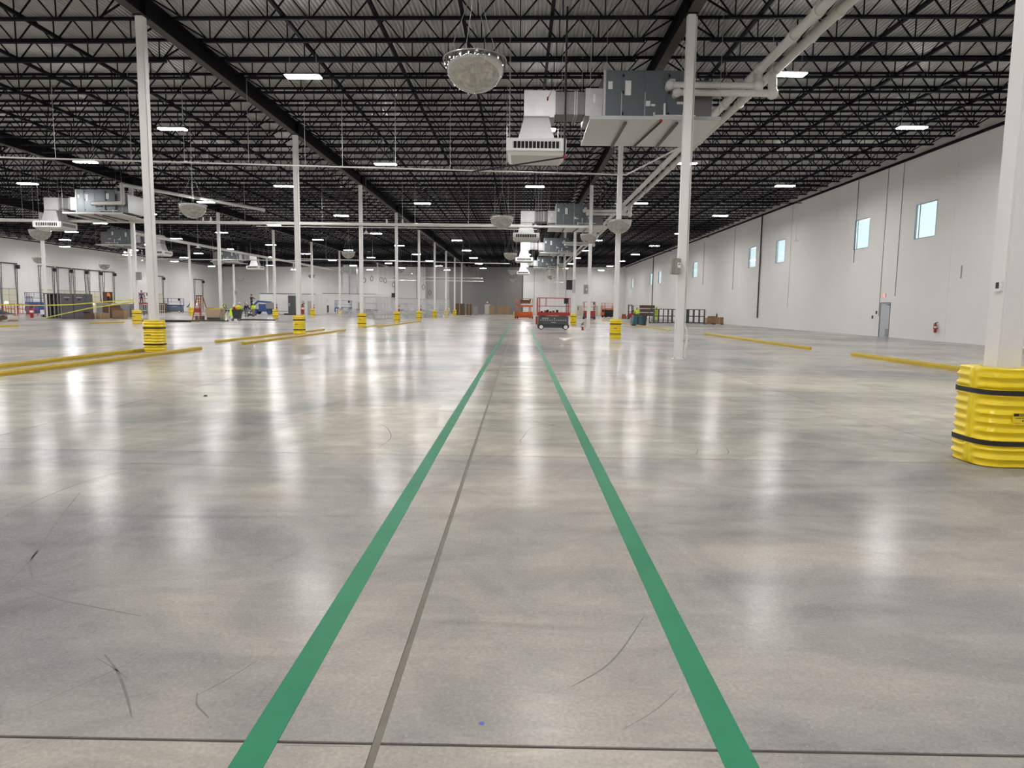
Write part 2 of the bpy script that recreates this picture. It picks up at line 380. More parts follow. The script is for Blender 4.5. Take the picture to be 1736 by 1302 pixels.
# back wall
edges = [XL, -63, -57, -51, -45, -39, -33, -27.5, -22, -16.5, -11, -5, 0.6, 6.5, 12.4, 18.3, XR]
wb = MB()
for e in edges[1:-1]: wb.box(e-0.08, YB+0.12, -0.4, e+0.08, YB+0.2, ZT)
wb = wb.build('wall_back', WALL, fix=False); struct(wb)
WALLM = mat('mid_grey_wall_panel', (0.36, 0.35, 0.335), 0.8, var=0.05)  # one mid grey panel, stepping from the white to the dark grey ones
for a, b in zip(edges[:-1], edges[1:]):
    mm = WALLG if -17 < a < 0.5 else (WALLM if -23 < a < -16.9 else WALL)
    panel('panel', mm, wb, 'y', YB, 0.12, a+0.006, b-0.006, -0.4, ZT)
wf = MB().box(XL-0.3, YF-0.2, -0.4, XR+0.3, YF, ZT).build('wall_front', WALL, fix=False); struct(wf)

# roof deck: trapezoid ribs running along the building
dk = MB(); x = XL-0.3; prof = []
while x < XR+0.3:
    z = zdeck(x); prof += [(x, z+0.055), (x+0.03, z), (x+0.08, z), (x+0.11, z+0.055)]; x += 0.152
n = len(prof)
for yv in (YF-0.3, YB+0.3): dk.v += [(px, yv, pz) for px, pz in prof]
dk.f += [(i, i+1, n+i+1, n+i) for i in range(n-1)]
dk = dk.build('ceiling', DECK, fix=False); struct(dk)

# ledger pipes along the side walls
tr = MB().box(XR-0.14, YF, 11.12, XR-0.005, YB, 11.26).build('trim_1', STEEL, fix=False); struct(tr)
tr = MB().box(XL+0.005, YF, 10.0, XL+0.12, YB, 10.12).build('trim_2', STEEL, fix=False); struct(tr)

# girders along the column rows
for r, gx in enumerate(ROWX):
    z0 = zb(gx)+0.115; z1 = zb(gx)+0.80
    where = ['beside the air handlers', 'left of the green lines', 'over the second column row to the left', 'over the column row nearest the dock doors'][r]
    proto = None
    for k in range(0, 10):
        y0, y1 = GY(k)+0.02, GY(k+1)-0.02
        if k == 9: y1 = YB
        if proto is None or k == 9:
            t = thing('roof_girder', 'dark steel roof girder ' + where, 'girder', (gx, y0, z0), 0, 'roof girders ' + where); L = y1-y0
            box('web_plate', GIRD, t, -0.012, 0, 0.025, 0.012, L, z1-z0-0.025)
            box('bottom_flange', FLANGE, t, -0.16, 0, 0, 0.16, L, 0.025)
            box('top_flange', GIRD, t, -0.16, 0, z1-z0-0.025, 0.16, L, z1-z0)
            box('stiffener', GIRD, t, -0.15, 0.03, 0.025, 0.15, 0.05, z1-z0-0.025)
            proto = t
        else: t = dup(proto, (gx, y0, z0))
        t['label'] = 'dark steel roof girder %s, %s from the camera' % (where, ORD[k])

# open-web joists
BAYS = [(XR, ROWX[0], 'along the right wall'), (ROWX[0], ROWX[1], 'over the green lines'), (ROWX[1], ROWX[2], 'left of the green lines'), (ROWX[2], ROWX[3], 'in the second bay from the dock doors'), (ROWX[3], XL, 'above the dock doors')]
JY = lambda j: 7.79 + 1.905*j
PANEL = 1.35; HJ = 0.785
def joist_layout(L):
    nb = int((L-2.4)/PANEL); off = (L-nb*PANEL)/2
    return [off + i*PANEL for i in range(nb+1)]
vert_me = MB().bar((0, 0, 0.05), (0, 0, HJ-0.02), 0.035).mesh('web_post'); vert_me.materials.append(STEEL)
dgl_me = MB().bar((0.06, 0, 0.05), (PANEL/2-0.02, 0, HJ-0.03), 0.042).mesh('web_diagonal'); dgl_me.materials.append(STEEL)
dgr_me = MB().bar((-0.06, 0, 0.05), (-PANEL/2+0.02, 0, HJ-0.03), 0.042).mesh('web_diagonal'); dgr_me.materials.append(STEEL)
def joist_parts(bay, split):
    x1, x0, where = BAYS[bay]; L = x1-x0; xc = (x0+x1)/2; bp = joist_layout(L); Z = lambda u: zb(x0+u)-zb(xc)
    t = thing('roof_joist', 'black open-web steel roof joist ' + where, 'roof joist', (xc, 0, zb(xc)), 0, 'roof joists ' + where)
    X = lambda u: u - L/2
    MB().bar((X(0.04), 0, Z(0)+HJ+0.015), (X(L-0.04), 0, Z(L)+HJ+0.015), 0.13, 0.075).build('top_chord', STEEL, t)
    MB().bar((X(bp[0]-0.25), 0, Z(bp[0])+0.045), (X(bp[-1]+0.25), 0, Z(bp[-1])+0.045), 0.13, 0.085).build('bottom_chord', STEEL, t)
    e = MB().bar((X(bp[0]), 0, Z(bp[0])+0.05), (X(0.15), 0, Z(0)+HJ), 0.05).bar((X(bp[-1]), 0, Z(bp[-1])+0.05), (X(L-0.15), 0, Z(L)+HJ), 0.05)
    if split:
        MB().bar((X(bp[0]), 0, Z(bp[0])+0.05), (X(0.15), 0, Z(0)+HJ), 0.05).build('end_diagonal', STEEL, t)
        MB().bar((X(bp[-1]), 0, Z(bp[-1])+0.05), (X(L-0.15), 0, Z(L)+HJ), 0.05).build('end_diagonal', STEEL, t)
        for u in bp:
            link('web_post', vert_me, t, (X(u), 0, Z(u))); link('web_diagonal', dgl_me, t, (X(u), 0, Z(u))); link('web_diagonal', dgr_me, t, (X(u), 0, Z(u)))
    else:
        for u in bp:
            c = Vector((X(u), 0, Z(u)))
            e.bar(c+Vector((0,0,0.05)), c+Vector((0,0,HJ-0.02)), 0.035).bar(c+Vector((0.06,0,0.05)), c+Vector((PANEL/2-0.02,0,HJ-0.03)), 0.042).bar(c+Vector((-0.06,0,0.05)), c+Vector((-PANEL/2+0.02,0,HJ-0.03)), 0.042)
        e.build('web', STEEL, t)
    return t
stuff_mb = MB()
for bay in range(5):
    P1 = joist_parts(bay, True) if bay < 3 else None; P2 = joist_parts(bay, False); u1 = u2 = False
    for j in range(7, 67):
        if bay < 3 and j <= 14:
            o = P1 if not u1 else copy_tree(P1); u1 = True
        else:
            o = P2 if not u2 else copy_tree(P2); u2 = True
        o.location.y = JY(j)
        o['label'] = ('black open-web roof joist %s, %s from the camera' % (BAYS[bay][2], ORD[j-8])) if 8 <= j < 23 else 'black open-web roof joist farther back ' + BAYS[bay][2]
    for ch in P2.children:
        for j in list(range(-25, 7)) + list(range(67, 80)):
            i = len(stuff_mb.v); off = P2.location
            stuff_mb.v += [(v.co.x+off.x, v.co.y+JY(j), v.co.z+off.z) for v in ch.data.vertices]
            stuff_mb.f += [tuple(i+q for q in p.vertices) for p in ch.data.polygons]
o = stuff_mb.build('farther_roof_joists', STEEL, fix=False)
tag(o, 'dense mass of black roof joists at the far end', 'roof joists', kind='stuff')

# bridging angles under the joists, running towards the back wall
BR = [(x, 'in the bay along the right wall') for x in (7.5, 9.9, 12.3, 14.9, 17.6, 20.3)] + [(x, 'in the bay over the green lines') for x in (-7.72, -4.73, -1.96, 0.9)] + \
     [(x, 'in the bay left of the green lines') for x in (-16.2, -19.1, -22.0, -24.9)] + [(x, 'in the second bay from the dock doors') for x in (-35, -38, -41, -44)] + [(x, 'above the dock doors') for x in (-52, -56, -60, -64)]
seen_in = {}
for x, wh in BR:
    seen_in[wh] = seen_in.get(wh, 0)+1
    o = MB().bar((x, JY(7)-0.4, zb(x)+0.145), (x, JY(66)+0.4, zb(x)+0.145), 0.11, 0.11).build('joist_bridging', STEEL)
    tag(o, 'black bridging angle %s, %s from the %s' % (wh, ORD[seen_in[wh]-1], 'column row' if 'right wall' in wh else 'left' if 'over the green' in wh else 'right'), 'bridging', 'bridging angles ' + wh)

# columns
RN = ['along the air handlers', 'in the row left of the green lines', 'in the second row to the left', 'in the row near the dock doors']
K0 = [0, 1, 3, 4]
for r, cx in enumerate(ROWX):
    h = zb(cx)+0.115; proto = None
    for i, k in enumerate(range(K0[r], 10)):
        y = 7.6 if (r, k) == (0, 0) else GY(k)
        lab = 'white square steel column, %s from the camera %s' % (ORD[i], RN[r])
        if proto is None:
            t = thing('steel_column', lab, 'column', (cx, y, 0), 0, 'columns ' + RN[r]); t['kind'] = 'thing'
            MB().box(-0.13, -0.13, 0.02, 0.13, 0.13, h-0.02).build('shaft', COLW, t, fix=False)
            bm = bmesh.new(); me = t.children[0].data; bm.from_mesh(me)
            bmesh.ops.bevel(bm, geom=[e for e in bm.edges if abs(e.verts[0].co.z-e.verts[1].co.z) > 1], offset=0.02, segments=2, affect='EDGES'); bm.to_mesh(me); bm.free()
            box('base_plate', COLW, t, -0.2, -0.2, 0, 0.2, 0.2, 0.02); box('cap_plate', GIRD, t, -0.16, -0.22, h-0.02, 0.16, 0.22, h)
            for sx in (-1, 1):
                for sy in (-1, 1): MB().cyl((0.165*sx, 0.165*sy, 0.02), (0.165*sx, 0.165*sy, 0.05), 0.015, 6).build('anchor_bolt', MGREY, t)
            proto = t
        else: dup(proto, (cx, y, 0), label=lab)

# yellow column guards
def guard_shell(hw, H=1.067):
    mb = MB(); rc = 0.17; pts = []
    def ring(half, n_=3.4, N=104):
        out = []
        for q in range(N):
            a = 2*PI*q/N; k = half/((abs(math.cos(a))**n_+abs(math.sin(a))**n_)**(1/n_)); out.append((k*math.cos(a), k*math.sin(a)))
        return out
    NZ = 90; base = ring(hw); n = len(base)
    for a in range(NZ+1):
        z = H*a/NZ; rib = 0.5-0.5*math.cos(2*PI*z/0.097)
        e = min(z, H-z); rnd = 0.0 if e > 0.05 else 0.045*(1-math.sqrt(max(0, 1-(1-e/0.05)**2)))
        for (bx, by) in base:
            # smooth seam strips on two opposite corners, where the halves meet
            L = math.hypot(bx, by); an = math.atan2(by, bx)
            s = L*min(abs(an+0.915*PI), abs(an-0.085*PI), abs(an-1.085*PI))
            mask = min(1, max(0, (s-0.04)/0.08)); mask = mask*mask*(3-2*mask)
            d = 0.026*(1-(1-rib)**1.6)*mask + rnd + (0.014 if s < 0.011 else 0)
            if abs(z-0.81*H/1.067) < 0.03 or abs(z-0.265) < 0.03: d = 0.010 + rnd
            L = math.hypot(bx, by); mb.v.append((bx*(1-d/L), by*(1-d/L), z))
    for a in range(NZ):
        for j in range(n): mb.f.append((a*n+j, a*n+(j+1)%n, (a+1)*n+(j+1)%n, (a+1)*n+j))
    # top: flat ring to the column
    i = len(mb.v); inner = ring(0.15, 9); mb.v += [(x, y, H) for x, y in inner]; mb.v += [(x, y, H-0.25) for x, y in inner]
    for j in range(n):
        mb.f.append((NZ*n+j, NZ*n+(j+1)%n, i+(j+1)%n, i+j)); mb.f.append((i+j, i+(j+1)%n, i+n+(j+1)%n, i+n+j))
    return mb, base
def strap(base, z, wd=0.052):
    mb = MB(); n = len(base)
    for zz, off in ((z-wd/2, 0.0), (z-wd/2, 0.006), (z+wd/2, 0.006), (z+wd/2, 0.0)):
        for bx, by in base:
            L = math.hypot(bx, by); k = 1+(off-0.004)/L; mb.v.append((bx*k, by*k, zz))
    for a in range(3):
        for j in range(n): mb.f.append((a*n+j, a*n+(j+1)%n, (a+1)*n+(j+1)%n, (a+1)*n+j))
    return mb
def make_guard(hw, label, group, lettered):
    t = thing('column_guard', label, 'column guard', (0, 0, 0), 0, group)
    sh, base = guard_shell(hw); sh.build('shell', YEL, t, smooth=True, fix=False)
    strap(base, 0.265).build('strap', BLK, t, fix=False); strap(base, 0.81).build('strap', BLK, t, fix=False)
    sx = 0.02 if lettered else -0.06
    st = box('warning_sticker', mat('sticker_yellow', (0.80, 0.58, 0.02), 0.4), t, sx-0.105, -hw-0.002, 0.475, sx+0.105, -hw+0.02, 0.60)
    hd = box('sticker_header', BLK, st, sx-0.1, -hw-0.004, 0.567, sx+0.1, -hw, 0.597)
    if lettered:
        text('EAGLE', 0.032, YEL, st, (sx, -hw-0.0055, 0.582), (PI/2, 0, 0))
        text('COLUMN PROTECTOR', 0.016, BLK, st, (sx, -hw-0.004, 0.548), (PI/2, 0, 0))
        MB().cyl((sx, -hw-0.003, 0.52), (sx, -hw-0.0045, 0.52), 0.014, 3).build('warning_symbol', BLK, st)
        box('print_line', BLK, st, sx-0.085, -hw-0.004, 0.491, sx-0.02, -hw, 0.494); box('print_line', BLK, st, sx+0.01, -hw-0.004, 0.491, sx+0.085, -hw, 0.494)
    return t
GN = ['along the air handlers', 'in the row left of the green lines', 'in the second row to the left', 'in the row near the dock doors']
big = make_guard(0.36, 'large yellow ribbed column guard with warning sticker, the nearest one', 'column guards ' + GN[0], True); big.location = (ROWX[0], 7.6, 0)
proto = None
for r, ks in enumerate(([2, 4, 6, 8], range(1, 10), range(3, 10), range(4, 10))):
    for i, k in enumerate(ks):
        if (r, k) in ((3, 5), (3, 4)): continue
        lab = 'yellow ribbed column guard, %s from the camera %s' % (ORD[i+(1 if r == 0 else 0)], GN[r]); gp = 'column guards ' + GN[r]
        if proto is None:
            proto = make_guard(0.31, lab, gp, False); proto.location = (ROWX[r], GY(k), 0)
        else: dup(proto, (ROWX[r], GY(k), 0), label=lab, group=gp)

# hanging lights
LX = [(17.95, .65, 'nearest the right wall'), (9.42, .17, 'right of the air handlers'), (0.91, .67, 'over the green lines'), (-7.95, .18, 'just left of the green lines'),
      (-16.4, .66, 'left of the first column row'), (-25.15, .14, 'in the second bay to the left'), (-33.55, .60, 'left of the second column row'), (-42.1, .05, 'right of the third column row'),
      (-50.3, .58, 'left of the third column row'), (-57.0, .17, 'near the dock doors'), (-63.4, .80, 'along the dock doors')]
proto = None
for lx, ph, wh in LX:
    z = 9.9 + 0.0104*lx; i = 0
    for k in range(-4, 10):
        y = GY(k+ph)
        if y > YB-5 or y < YF+1: continue
        px = 868 + 1163*(lx/max(y, 1))
        if y > 21 and -120 < px < 1850: lab = 'lit high-bay light, %s along the row %s' % (ORD[i], wh); i += 1
        else: lab = 'lit high-bay light out of view ' + wh
        gp = 'high-bay lights ' + wh
        if proto is None:
            proto = thing('high_bay_light', lab, 'light', (lx, y, z), 0, gp)
            MB().frustum((-0.64, -0.2, 0.64, 0.2), 0.03, (-0.6, -0.15, 0.6, 0.15), 0.09).build('housing', WHT, proto)
            MB().box(-0.62, -0.19, 0.0, 0.62, 0.19, 0.03).build('lens', LIT, proto, fix=False)
            for s in (-1, 1): MB().cyl((0.5*s, 0, 0.09), (0.44*s, 0, 1.76), 0.006, 5).build('hanger_wire', ROD, proto)
        else: dup(proto, (lx, y, z), label=lab, group=gp)

# ------------------------------------------------------------------ air handlers
def rods(t, pts, z0, name='hanger_rod', m=ROD, r=0.008):
    for (x, y, ztop) in pts: MB().cyl((x, y, z0), (x, y, ztop), r, 5).build(name, m, t)
def make_ahu(label, group):
    """origin: under the centre of the supply grille, at its front face; unit lies towards +x"""
    t = thing('air_handling_unit', label, 'air handler', (0, 0, 0), 0, group)
    # supply grille box with louvres on all four sides
    g0, g1, zl, zh = -1.0, 1.0, 6.98, 7.46
    gb = MB().box(g0, 0.04, zl+0.05, g1, 1.96, zh).build('grille_box', GRILLE, t, fix=False)
    MB().frustum((g0+0.12, 0.16, g1-0.12, 1.84), zl-0.07, (g0, 0.04, g1, 1.96), zl+0.05).build('grille_base', GRILLE, t)
    for side in range(2):
        yf = 0.04 if side == 0 else 1.96; s = -1 if side == 0 else 1
        fr = MB().box(-0.98, yf, zl+0.06, -0.82, yf+0.04*s, zh).box(0.82, yf, zl+0.06, 0.98, yf+0.04*s, zh).box(-0.82, yf, zl+0.06, 0.82, yf+0.04*s, zl+0.14).box(-0.82, yf, zh-0.1, 0.82, yf+0.04*s, zh).build('grille_frame', GRILLE, t, fix=False)
        box('grille_void', VOID, fr, -0.82, yf, zl+0.14, 0.82, yf+0.006*s, zh-0.1)
        for i in range(13): box('louvre', GRILLE, fr, -0.8+i*0.1333-0.012, yf, zl+0.14, -0.8+i*0.1333+0.012, yf+0.035*s, zh-0.1)
        xf = g0 if side == 0 else g1
        fr = MB().box(xf, 0.06, zl+0.06, xf+0.04*s, 0.22, zh).box(xf, 1.78, zl+0.06, xf+0.04*s, 1.94, zh).box(xf, 0.22, zl+0.06, xf+0.04*s, 1.78, zl+0.14).box(xf, 0.22, zh-0.1, xf+0.04*s, 1.78, zh).build('grille_frame', GRILLE, t, fix=False)
        box('grille_void', VOID, fr, xf, 0.22, zl+0.14, xf+0.006*s, 1.78, zh-0.1)
        for i in range(12): box('louvre', GRILLE, fr, xf, 0.26+i*0.135-0.012, zl+0.14, xf+0.035*s, 0.26+i*0.135+0.012, zh-0.1)
    MB().frustum((-0.66, 0.42, 0.66, 1.72), zh, (-0.43, 0.53, 0.43, 1.59), 8.30).build('tapered_neck', DUCT, t)
    MB().box(-0.44, 0.52, 8.30, 0.62, 1.6, 9.20).build('elbow_duct', DUCT, t, fix=False)
    MB().box(-0.46, 0.50, 8.28, 0.46, 1.62, 8.33).build('seam_flange', DUCTD, t, fix=False)
    MB().box(0.62, 0.6, 8.42, 2.0, 1.6, 9.18).build('supply_duct', DUCTD, t, fix=False)
    MB().box(0.60, 0.57, 8.38, 0.66, 1.63, 9.22).build('seam_flange', DUCT, t, fix=False)
    MB().box(1.32, 0.58, 8.39, 1.36, 1.62, 9.21).build('seam_flange', DUCT, t, fix=False)
    MB().box(1.40, 0.58, 8.39, 1.43, 1.62, 9.21).build('seam_flange', DUCT, t, fix=False)
    MB().box(1.68, 0.25, 8.28, 2.28, 1.9, 9.20).build('fan_section', DUCT, t, fix=False)
    box('label_plate', WHT, t, 1.95, 0.24, 8.72, 2.02, 0.25, 9.0)
    # main cabinet of four sections with doors
    cab = MB().box(2.30, 0, 8.10, 5.15, 2.3, 9.72).build('cabinet', AHU, t, fix=False)
    box('corner_post', DUCT, t, 2.26, -0.03, 8.08, 2.34, 0.03, 9.72)
    for a, b in ((2.36, 2.86), (2.90, 3.66), (3.70, 4.42), (4.46, 5.12)):
        d = box('access_door', AHU, cab, a, -0.02, 8.14, b, 0.0, 9.68)
        for z in (8.25, 8.95, 9.5): box('latch', VOID, d, a+0.01, -0.05, z, a+0.06, -0.02, z+0.09) if a in (2.90, 4.46) else None
    for x in (2.87, 3.67): box('edge_trim', LGREY, cab, x, -0.035, 8.2, x+0.03, -0.02, 9.0)
    for x, z0, z1, wd in ((2.42, 9.1, 9.35, 0.15), (3.0, 8.9, 9.38, 0.2), (4.5, 9.05, 9.45, 0.2), (3.72, 8.55, 8.72, 0.15), (3.9, 8.55, 8.62, 0.14), (4.78, 8.62, 8.7, 0.3)):
        box('label_plate', WHT, cab, x, -0.028, z0, x+wd, -0.02, z1)
    MB().box(5.15, 0.1, 8.12, 6.0, 2.2, 9.45).build('return_section', DUCTD, t, fix=False)
    # sheet-metal drip pan and strut below it
    MB().prism([(-0.75, 7.93), (-0.75, 7.90), (2.75, 7.84), (2.75, 7.87)], 'x', 1.75, 6.1).build('drip_pan', GRILLE, t)
    box('pan_edge', LGREY, t, 1.75, -0.78, 7.90, 6.1, -0.75, 8.02)
    for x in (2.9, 4.6): MB().box(x, -0.8, 7.76, x+0.08, 2.7, 7.83).build('strut', DGREY, t, fix=False)
    MB().bar((4.1, -0.8, 7.83), (3.75, 2.7, 7.78), 0.05).build('strut', BLK, t)
    MB().sphere((4.1, -0.82, 7.86), 0.06, 8).build('sprinkler_joint', REDB, t)
    # condensate pipes
    MB().tube([(4.0, -0.1, 7.95), (4.0, -0.1, 8.32)], 0.035).tube([(4.0, -0.1, 8.22), (5.4, -0.1, 8.22)], 0.03).tube([(4.35, -0.1, 8.22), (4.35, -0.1, 8.62)], 0.04).tube([(5.0, -0.1, 7.95), (5.0, -0.1, 8.32)], 0.035).build('condensate_pipe', PVC, t, smooth=True)
    top = 11.63
    for x, y, z in ((-0.95, 0.1, zh), (0.95, 0.1, zh), (-0.95, 1.9, zh), (0.95, 1.9, zh), (1.75, -0.7, 7.93), (6.05, -0.7, 7.93), (1.75, 2.65, 7.87), (6.05, 2.65, 7.87), (2.4, 0.4, 9.72), (5.0, 0.4, 9.72)):
        MB().cyl((x, y, z-0.02), (x, y, top), 0.008, 5).build('hanger_rod', ROD, t)
    # chilled-water branch
    return t
ahu = make_ahu('silver ducted air handler with white grille, the nearest one', 'air handlers beside the green lines'); ahu.location = (0.485, 24.45, 0)
for i, y in enumerate((54.6, 80.9, 111.4)):
    dup(ahu, (0.40, y, 0), label='silver ducted air handler beside the green lines, %s from the camera' % ORD[i+1])
l1 = dup(ahu, (-34.5, 50.4, 0), label='silver air handler above the grey switchgear cabinets, nearest of the left bays', group='air handlers over the left bays')
for i, y in enumerate((77.0, 105.2)):
    c = dup(ahu, (-40.75, y, 0), label='silver air handler over the left bays, %s from the camera' % ORD[i+1], group='air handlers over the left bays'); c.scale.x = -1
# cable loop hanging on the elbow duct
tag(MB().tube([(1.0, 24.93, 9.2), (0.93, 24.93, 9.02), (0.87, 24.93, 8.96)], 0.008, 6).tube([(0.87, 24.93, 8.96), (0.86, 24.93, 8.85)], 0.028, 8).build('pull_handle', REDB), 'small red pull handle hanging on the nearest silver elbow duct', 'handle')
# black gas pipe with red valve in front of the nearest air handler
t = thing('sprinkler_drop', 'thin black pipe with red joint hanging beside the nearest grille', 'pipe', (1.44, 24.1, 6.75))
MB().cyl((0, 0, 0), (0, 0, 4.87), 0.032, 8).build('drop_pipe', BLK, t); MB().sphere((0, 0, 0.02), 0.07, 8).build('red_joint', REDB, t)
MB().cyl((0, 0, 0), (-3.2, 1.3, -0.25), 0.028, 8).build('branch_pipe', BLK, t)

# ------------------------------------------------------------------ pipes
for i, x in enumerate((7.95, 8.5)):
    t = thing('insulated_pipe', 'thick white insulated pipe along the roof, %s of the pair' % ('inner' if i == 0 else 'outer'), 'pipe', (x, -8, 9.7), 0, 'main insulated pipes')
    MB().cyl((0, 0, 0), (0, 164, 0), 0.145, 14).build('pipe_jacket', PIPE, t, smooth=True)
    for y in (27.5, 29.2, 32, 36, 42, 48, 56, 66): MB().cyl((0, y, 0), (0, y+0.25, 0), 0.175, 14).build('pipe_clamp', PIPE, t, smooth=True)
    for y in (26, 31, 38, 46, 58, 70, 85, 100, 120, 140): MB().cyl((0, y, 0.1), (0, y, 1.94+0.0104*x), 0.01, 5).build('hanger_rod', ROD, t)
def branch(y, x1, x2, z, label):
    t = thing('branch_pipe', label, 'pipe', (x1, y, z), 0, 'insulated branch pipes')
    for dz, dx in ((0, 0), (-0.24, 0.25)):
        mb = MB().cyl((dx, -0.35, dz), (x2-x1, -0.35, dz), 0.11, 12)
        mb.sphere((dx, -0.35, dz), 0.16, 12).sphere((x2-x1, -0.35, dz), 0.2, 12)
        mb.cyl((x2-x1, -0.35, dz), (x2-x1+0.05, -0.1, 9.7-z), 0.15, 12)
        mb.cyl((dx, -0.35, dz), (dx, 0.05, dz-0.02), 0.12, 12)
        mb.build('pipe_jacket', PIPE, t, smooth=True); x2 += 0.5
    return t
branch(24.5, 4.95, 7.9, 9.16, 'white insulated branch pipe to the nearest air handler')
branch(54.7, 4.9, 7.9, 9.16, 'white insulated branch pipe to the second air handler')
branch(81.0, 4.9, 7.9, 9.16, 'white insulated branch pipe to the third air handler')
t = thing('branch_pipe', 'white insulated branch pipe rising beside the left air handler', 'pipe', (-30.9, 50.2, 8.7), 0, 'insulated branch pipes')
MB().tube([(0, 0, 0), (2.1, 0, 0.05), (2.2, 0, 0.15), (2.2, 0, 1.35)], 0.14, 12).sphere((2.2, 0, 0.05), 0.16, 10).sphere((0, 0, 0), 0.15, 10).sphere((2.2, 0, 1.35), 0.17, 10).cyl((2.2, 0, 1.35), (8.0, 12, 1.3), 0.13, 12).build('pipe_jacket', PIPE, t, smooth=True)
t = thing('insulated_pipe', 'thick white pipe running back above the dock side', 'pipe', (-39.0, 70, 8.6), 0)
MB().cyl((0, 0, 0), (0, 80, 0.4), 0.17, 12).build('pipe_jacket', PIPE, t, smooth=True)
for y in (5, 30, 55): MB().cyl((0, y, 0), (0, y, 2.55), 0.012, 5).build('hanger_rod', ROD, t)
# cross pipes
def cross(y, x0, x1, z, r, label, rods_x, y1=None):
    t = thing('cross_pipe', label, 'pipe', (x0, y, z), 0, 'cross pipes under the roof')
    y1 = y if y1 is None else y1; L = x1-x0
    MB().cyl((0, 0, 0), (L, y1-y, 0.0), r, 12).build('pipe_run', PVC, t, smooth=True)
    for x in rods_x: MB().cyl((x-x0, (y1-y)*(x-x0)/L, 0), (x-x0, (y1-y)*(x-x0)/L, zdeck(x)+0.01-z), 0.011, 5).build('hanger_rod', ROD, t)
    return t
t = cross(29.6, -23.5, 4.75, 7.7, 0.035, 'thin white pipe hung across the near bays', [-22.2, -19.9, -16.8, -14.6, -11.9, -9.5, -7.9, -5.6, -3.2, -0.7, 1.6, 4.2], 32.1)
MB().tube([(28.25, 2.5, 0), (30.6, 1.0, 1.05)], 0.035, 10).build('pipe_run', PVC, t, smooth=True)
t = cross(52.95, -44, 0.2, 7.78, 0.125, 'thick white pipe hung across the left bays', [-42, -38, -26, -21, -17, -9, -4, -1])
for x in (-24.2, -23.6, -10.2, -9.0): MB().lathe([(0.02, 0.3), (0.06, 0.28), (0.07, 0), (0.05, -0.02)], 8, (x+44, 0, 0.1)).build('valve_bonnet', WHT, t, smooth=True)
cross(53.0, 0.2, 5.1, 7.76, 0.085, 'white pipe meeting the fourth column beside the air handlers', [1.5, 4.0])
cross(52.6, -20, 1.2, 7.5, 0.03, 'thin white pipe just under the thick cross pipe', [-15, -8, -2])
cross(92, -30, -1.5, 7.7, 0.06, 'white pipe across the middle distance of the left bays', [-26, -20, -14, -8, -2.2], 96.8)
cross(99, -58, -30, 7.9, 0.06, 'white pipe across the middle distance near the dock doors', [-52, -44, -36])
cross(142, -30, -8, 7.7, 0.055, 'white pipe in front of the grey back wall', [-27, -20, -12.2, -9], 147.5)
cross(150, -31, -8, 7.2, 0.07, 'lower white pipe in front of the grey back wall', [-26, -18, -10])
cross(150.5, 0.8, 9.5, 7.2, 0.06, 'white pipe in front of the pale back wall', [1.4, 5, 9])

# ------------------------------------------------------------------ dome mirrors
DOM = [(-1.05, 15.5, 'nearest one over the green lines'), (-1.1, 40.0, 'second over the green lines'), (-1.05, 70.9, 'third over the green lines'), (-1.15, 101, 'fourth over the green lines'), (-1.3, 131, 'fifth over the green lines'),
       (5.2, 37.3, 'in front of the third column by the air handlers'), (5.0, 51.2, 'in front of the fourth column by the air handlers'), (5.6, 94, 'before the far columns by the air handlers'), (5.5, 124, 'lower down before the far columns by the air handlers'),
       (-17, 36.1, 'nearest one left of the first column row'), (-17.4, 70.1, 'second one left of the first column row'), (-17.5, 100.6, 'third one left of the first column row'),
       (-32.9, 47.4, 'below the left air handler grille'), (-54.6, 78.2, 'in front of the dock column'), (-56.9, 94.3, 'above the dock doors'), (-37, 84.6, 'left of the second column row'), (-38.8, 128.5, 'far left before the white rooms'), (-59, 145.7, 'farthest one by the dock wall')]
DZ = [6.93, 6.76, 7.1, 7.0, 6.9, 6.28, 7.0, 7.6, 7.3, 6.68, 7.0, 7.05, 6.45, 6.56, 6.72, 6.87, 7.19, 7.07]
proto = None
for (x, y, wh), zd in zip(DOM, DZ):
    lab = 'silver half-dome mirror, ' + wh
    if proto is None:
        proto = thing('dome_mirror', lab, 'safety mirror', (x, y, zd), 0, 'hanging dome mirrors')
        pr = [(max(0.001, 0.67*math.sin(PI/2*a/14)), -0.66*math.cos(PI/2*a/14)) for a in range(15)]
        MB().lathe(pr, 40).build('dome', CHROME, proto, smooth=True)
        MB().lathe([(0.66, 0.0), (0.69, 0.0), (0.69, 0.02), (0.66, 0.02), (0.66, 0.0)], 40).build('rim', RIM, proto, smooth=True)
        MB().lathe([(0.001, 0.012), (0.66, 0.012)], 40).build('back_board', RIM, proto)
        for a in (0.5, 2.1, 3.6, 5.2): MB().cyl((0.6*math.cos(a), 0.6*math.sin(a), 0.015), (0.12*math.cos(a), 0.12*math.sin(a), 1.3), 0.006, 5).build('hanger_wire', ROD, proto)
        top = MB().cyl((0, 0, 0), (0, 0, 1), 0.008, 5).build('hanger_wire', ROD, proto, loc=(0, 0, 1.28)); cur = proto
    else: cur = dup(proto, (x, y, zd), label=lab)
    for ch in cur.children:
        if ch.location.z > 1: ch.scale.z = zdeck(x)+0.02-zd-1.28

